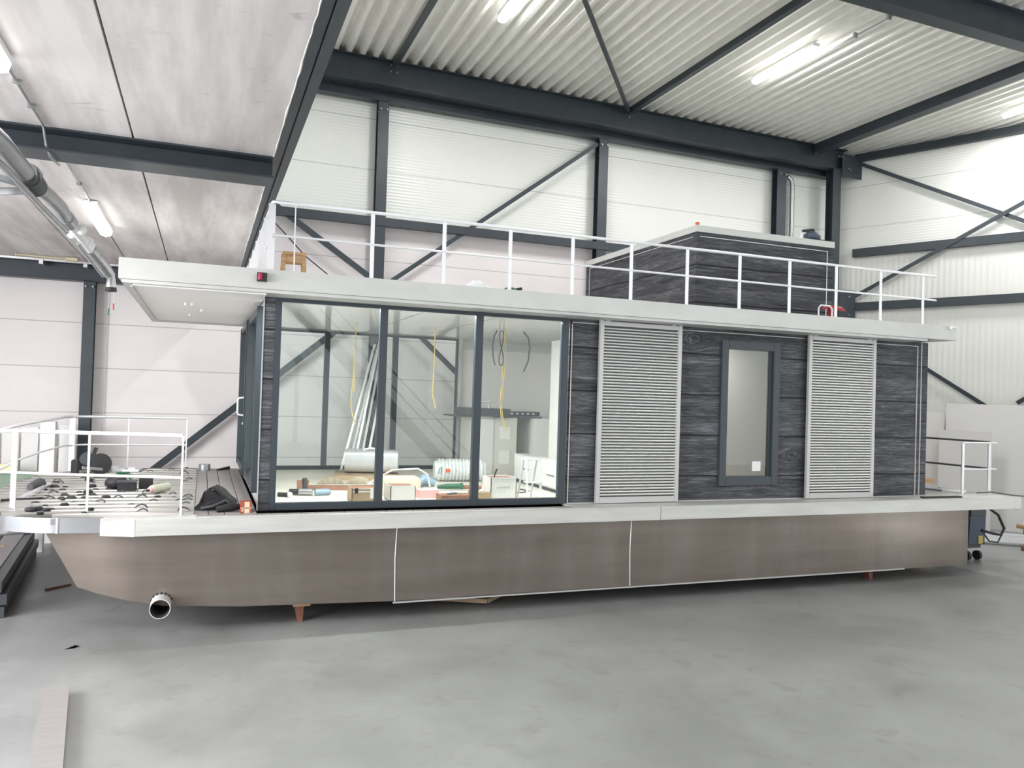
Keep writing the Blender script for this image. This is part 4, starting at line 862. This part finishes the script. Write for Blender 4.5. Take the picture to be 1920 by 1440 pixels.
# ================================================================== STERN CLUTTER
def junk(fn, mat, name, lab, cat): w = MB(); fn(w); return w.build(name, mat, label=lab, cat=cat)
junk(lambda w: [w.tube([(10.3+.1*k, 9.1+.25*k, DZ+.02), (10.6+.1*k, 9.4+.2*k, DZ+.05), (10.9, 9.2+.3*k, DZ+.02), (11.2, 9.5+.3*k, DZ+.03)], .012, 6) for k in range(5)], DGREY, 'cable_tangle', 'tangle of dark cables on the stern deck', 'cables')
junk(lambda w: w.box(9.75, 10.5, 8.50, 8.58, DZ+.007, DZ+.03), BLACK, 'flat_black_strip', 'flat black strip lying on the side deck near the stern', 'strip')
junk(lambda w: w.bar((10.5, 9.9, DZ+.03), (11.2, 9.0, DZ+.03), .04, .03), ALU, 'aluminium_profile', 'short pale profile lying across the stern deck', 'profile')
junk(lambda w: w.tube([(11.3, 8.9, DZ+.02), (11.5, 8.8, DZ+.04), (11.8, 8.7, DZ-.0), (12.1, 8.6, DZ-.02)], .01, 6), DGREY, 'stern_cable', 'dark cable running off the stern corner', 'cable')
junk(lambda w: [w.blob((10.6, 9.8, DZ+.06), (.25, .15, .06), 10, 5, .3, .3), w.blob((11.0, 10.6, DZ+.05), (.2, .2, .06), 10, 5, .3, .3)], CLEARP, 'crumpled_film', 'crumpled clear film on the stern deck', 'film')
# ================================================================== RIGHT SIDE
def board(a0, a1, z0, z1, off, lab, th=.03, lean=.0, mt=WHITE):
    w = MB(); vs = []
    for o in (off, off+th):
        for a, z in ((a0, z0), (a1, z0), (a1, z1), (a0, z1)): vs.append(rw(a, z, o-(lean*(z-z0))))
    w.add(vs, [(0,3,2,1),(4,5,6,7),(0,1,5,4),(1,2,6,5),(2,3,7,6),(3,0,4,7)]); w.build('white_board', mt, label=lab, cat='board')
board(2.5, 6.6, F, .15, .52, 'big white board leaning on the right wall behind the stern railing', .05, .06)
board(2.5, 3.5, F, -.42, .95, 'shorter white board standing in front of the big white board', .03, .03)
board(1.2, 2.4, F, -.05, .3, 'narrow off-white board in the gap beside the cabin', .03, .05, INWALL)
junk(lambda w: [w.box(12.6, 14.0, 12.0, 12.6, -1.5, -1.4), w.box(12.7, 12.8, 12.1, 12.5, F, -1.5), w.box(13.8, 13.9, 12.1, 12.5, F, -1.5)], WOOD, 'wooden_trestle', 'wooden trestle glimpsed behind the cabin at the stern', 'trestle')
t = thing('welding_machine', 'blue grey welding machine on castors behind the stern', 'welding machine', (12.0, 9.6, F))
w = MB(); w.prism([(9.4, -2.2), (10.1, -2.2), (10.1, -1.55), (9.6, -1.50), (9.45, -1.58), (9.38, -1.75)], 'x', 11.78, 12.14); w.build('machine_body', BLUE, t, bevel=.02)
MB().box(11.79, 12.13, 9.37, 9.40, -1.72, -1.58).build('control_panel', DGREY, t); MB().box(11.98, 12.08, 9.38, 9.41, -2.18, -2.05).build('warning_label', plain('ochre_label', (.45, .36, .10), .5), t)
MB().box(11.8, 12.12, 9.45, 10.05, -2.26, -2.2).build('undercarriage', DGREY, t)
for x in (11.84, 12.08):
    for y in (9.48, 10.0): MB().tube([(x-.025, y, F+.075), (x+.025, y, F+.075)], .075, 18).build('castor_wheel', BLACK, t)
MB().tube([(12.05, 9.5, -1.53), (12.2, 9.45, -1.56), (12.45, 9.4, -1.72), (12.6, 9.4, -1.95), (12.5, 9.38, -2.05), (12.3, 9.38, -2.02), (12.05, 9.38, -1.96)], .022, 8).build('torch_hose', BLACK, t)
MB().tube([(12.1, 9.4, -2.0), (12.25, 9.4, -2.15), (12.45, 9.4, -2.18), (12.58, 9.4, -2.0)], .012, 8).build('power_cable', BLACK, t)
t = thing('profile_bundle', 'long pale aluminium profile raised off the floor at the right edge', 'profile', (15, 10.9, F))
w = MB(); w.bar((13.0, 11.1, F+.13), (16.6, 8.3, F+.13), .18, .14); w.build('profile_body', ALUW, t); w = MB(); w.bar((13.0, 10.97, F+.215), (16.6, 8.2, F+.215), .05, .03); w.build('top_flange', ALU, t)
junk(lambda w: [w.box(13.7, 14.3, 9.75, 9.9, F, F+.06)], REDWOOD, 'support_block', 'brown wooden block under the pale profile at the right edge', 'block')
junk(lambda w: [w.box(14.6, 15.4, 10.45, 10.65, F+.25, F+.32), w.box(14.75, 14.85, 10.47, 10.62, F, F+.25), w.box(15.2, 15.3, 10.47, 10.62, F, F+.25)], WOOD, 'wooden_bench', 'light wooden support beyond the pale profile at the right edge', 'trestle')
# ================================================================== ON THE FLOOR
def prop(x, y, lab, top):
    t = thing('boat_stand', lab, 'support', (x, y, F))
    MB().prism([(x-.07, top-.045), (x+.03, top-.045), (x+.02, F), (x-.03, F)], 'y', y-.06, y+.06).build('post', REDWOOD, t)
    MB().box(x-.09, x+.09, y-.12, y+.09, top-.045, top).build('cap_block', WOOD, t)
prop(1.05, 8.75, 'small red brown prop under the hull near the bow tube', -2.238); prop(9.03, 8.8, 'small red brown prop under the hull towards the stern', -2.278)
MB().box(8.55, 8.93, 8.9, 9.0, F+.07, F+.17).build('support_block', REDWOOD, label='brown wooden beam under the hull beside the stern prop', cat='block')
w = MB(); w.bar((2.55, 9.1, -2.40), (3.2, 8.82, -2.41), .05, .05); w.bar((3.2, 8.82, -2.41), (3.7, 9.3, -2.40), .05, .05); w.build('wooden_wedge', CARD, label='pale wooden angle poking out under the middle of the hull', cat='wedge')
for x in (1.05, 5.0, 9.03):
    for y in (11.0, 12.8): MB().box(x-.15, x+.15, y-.15, y+.15, F, -2.29).build('support_block', REDWOOD, label='hidden timber block carrying the hull', cat='block', group='timber blocks under the hull')
w = MB(); vs = [(-1.09, 7.15, F), (-.905, 7.11, F), (-.50, 3.6, F), (-.70, 3.6, F)]
w.add([(x, y, F) for x, y, z in vs]+[(x, y, F+.07) for x, y, z in vs], [(3,2,1,0),(4,5,6,7),(0,1,5,4),(1,2,6,5),(2,3,7,6),(3,0,4,7)]); w.build('grey_plank', GREYB, label='grey composite plank lying on the floor at the lower left', cat='plank')
w = MB(); w.bar((-1.66, 10.75, F+.012), (-1.42, 10.95, F+.012), .025, .02); w.build('wooden_stick', REDWOOD, label='thin reddish stick on the floor below the bow', cat='stick')
w = MB(); w.add([(-1.11, 8.33, F+.002), (-1.03, 8.35, F+.03), (-1.0, 8.41, F+.004), (-1.07, 8.44, F+.002)], [(0, 1, 2, 3)]); w.add([(-1.11, 8.33, F), (-1.03, 8.35, F), (-1.0, 8.41, F), (-1.07, 8.44, F)], [(0, 1, 2, 3)]); w.build('metal_scrap', ALU, label='small curl of metal scrap on the open floor below the bow', cat='scrap')
# stack of dark profiles, left edge
t = thing('profile_stack', 'stack of dark facade profiles on the floor at the left edge', 'profiles', (-2.3, 11.4, F))
for k, (dx, z) in enumerate(((0, .06), (.02, .19), (-.03, .32))):
    MB().bar((-1.90+dx, 9.6, F+z), (-2.17+dx, 12.9, F+z), .10, .11).build('long_profile', PROFILE, t)
MB().bar((-2.1, 9.6, F+.36), (-2.35, 12.9, F+.36), .22, .05).build('top_profile', GREYB, t); MB().bar((-2.17, 12.6, F+.34), (-4.5, 11.6, F+.34), .12, .1).build('cross_profile', PROFILE, t)
MB().bar((-2.25, 11.6, F+.36), (-3.0, 11.5, F+.36), .1, .06).build('wooden_batten', WOOD, t)
w = MB(); w.box(-4.2, -1.95, 13.2, 13.32, -1.78, -1.66); w.box(-4.2, -2.0, 13.2, 13.4, -1.93, -1.88)
for x in (-4.0, -2.2): w.box(x, x+.1, 13.2, 13.35, F, -1.66)
w.build('profile_rack', ALUW, label='low rack of pale profiles behind the bow at the left edge', cat='rack')
for k in range(6):
    x0 = -3.5+.27*k; MB().box(x0, x0+.235, 14.75-.02*k, 14.80-.02*k, F, -.78+.02*k).build('upright_panel', WHITE, label='narrow white panel standing in the row against the left back wall', cat='panel', group='white panels against the left back wall')
w = MB().box(-3.6, -2.32, 14.3, 14.6, -1.75, -1.42); w.mi = 1; w.box(-3.6, -2.72, 14.25, 14.3, -1.42, -1.28); w.build('green_crate', [plain('sage_green', (.22, .30, .22), .6), plain('pale_yellow', (.75, .68, .42), .6)], label='sage green crate with yellow top behind the bow railing', cat='crate')
MB().box(-2.3, -2.1, 13.9, 14.1, F, -.6).build('white_post', WHITE, label='white post standing behind the far bow railing at the left edge', cat='post')
MB().tube([(.98, 15.20, 3.26), (1.03, 15.19, 3.17), (1.34, 15.2, 2.87), (1.69, 15.22, 2.52), (2.22, 15.25, 2.14), (2.9, 15.2, 1.9), (3.0, 15.2, 1.88)], .012, 6).build('sagging_cable', BLACK, label='black cable sagging diagonally across the wall above the stool', cat='cable')
# steel stair behind the photographer; it shows as a reflection in the lounge glass
t = thing('steel_stair', 'dark steel stair mirrored faintly in the lounge glass', 'stair', (4.2, -3, F))
for y in (-3.0, -3.9): MB().bar((6.8, y, F), (1.4, y, 2.9), .06, .22).build('stringer', STEEL, t)
for k in range(16):
    u = (k+.5)/16; MB().box(6.8-5.4*u-.12, 6.8-5.4*u+.12, -3.9, -3.0, F+5.36*u-.02, F+5.36*u+.02).build('tread', STEEL, t)
for h in (.5, .9): MB().bar((6.8, -3.0, F+h), (1.4, -3.0, 2.9+h), .04, .04).build('handrail', STEEL, t)
print('objects', len(bpy.data.objects))
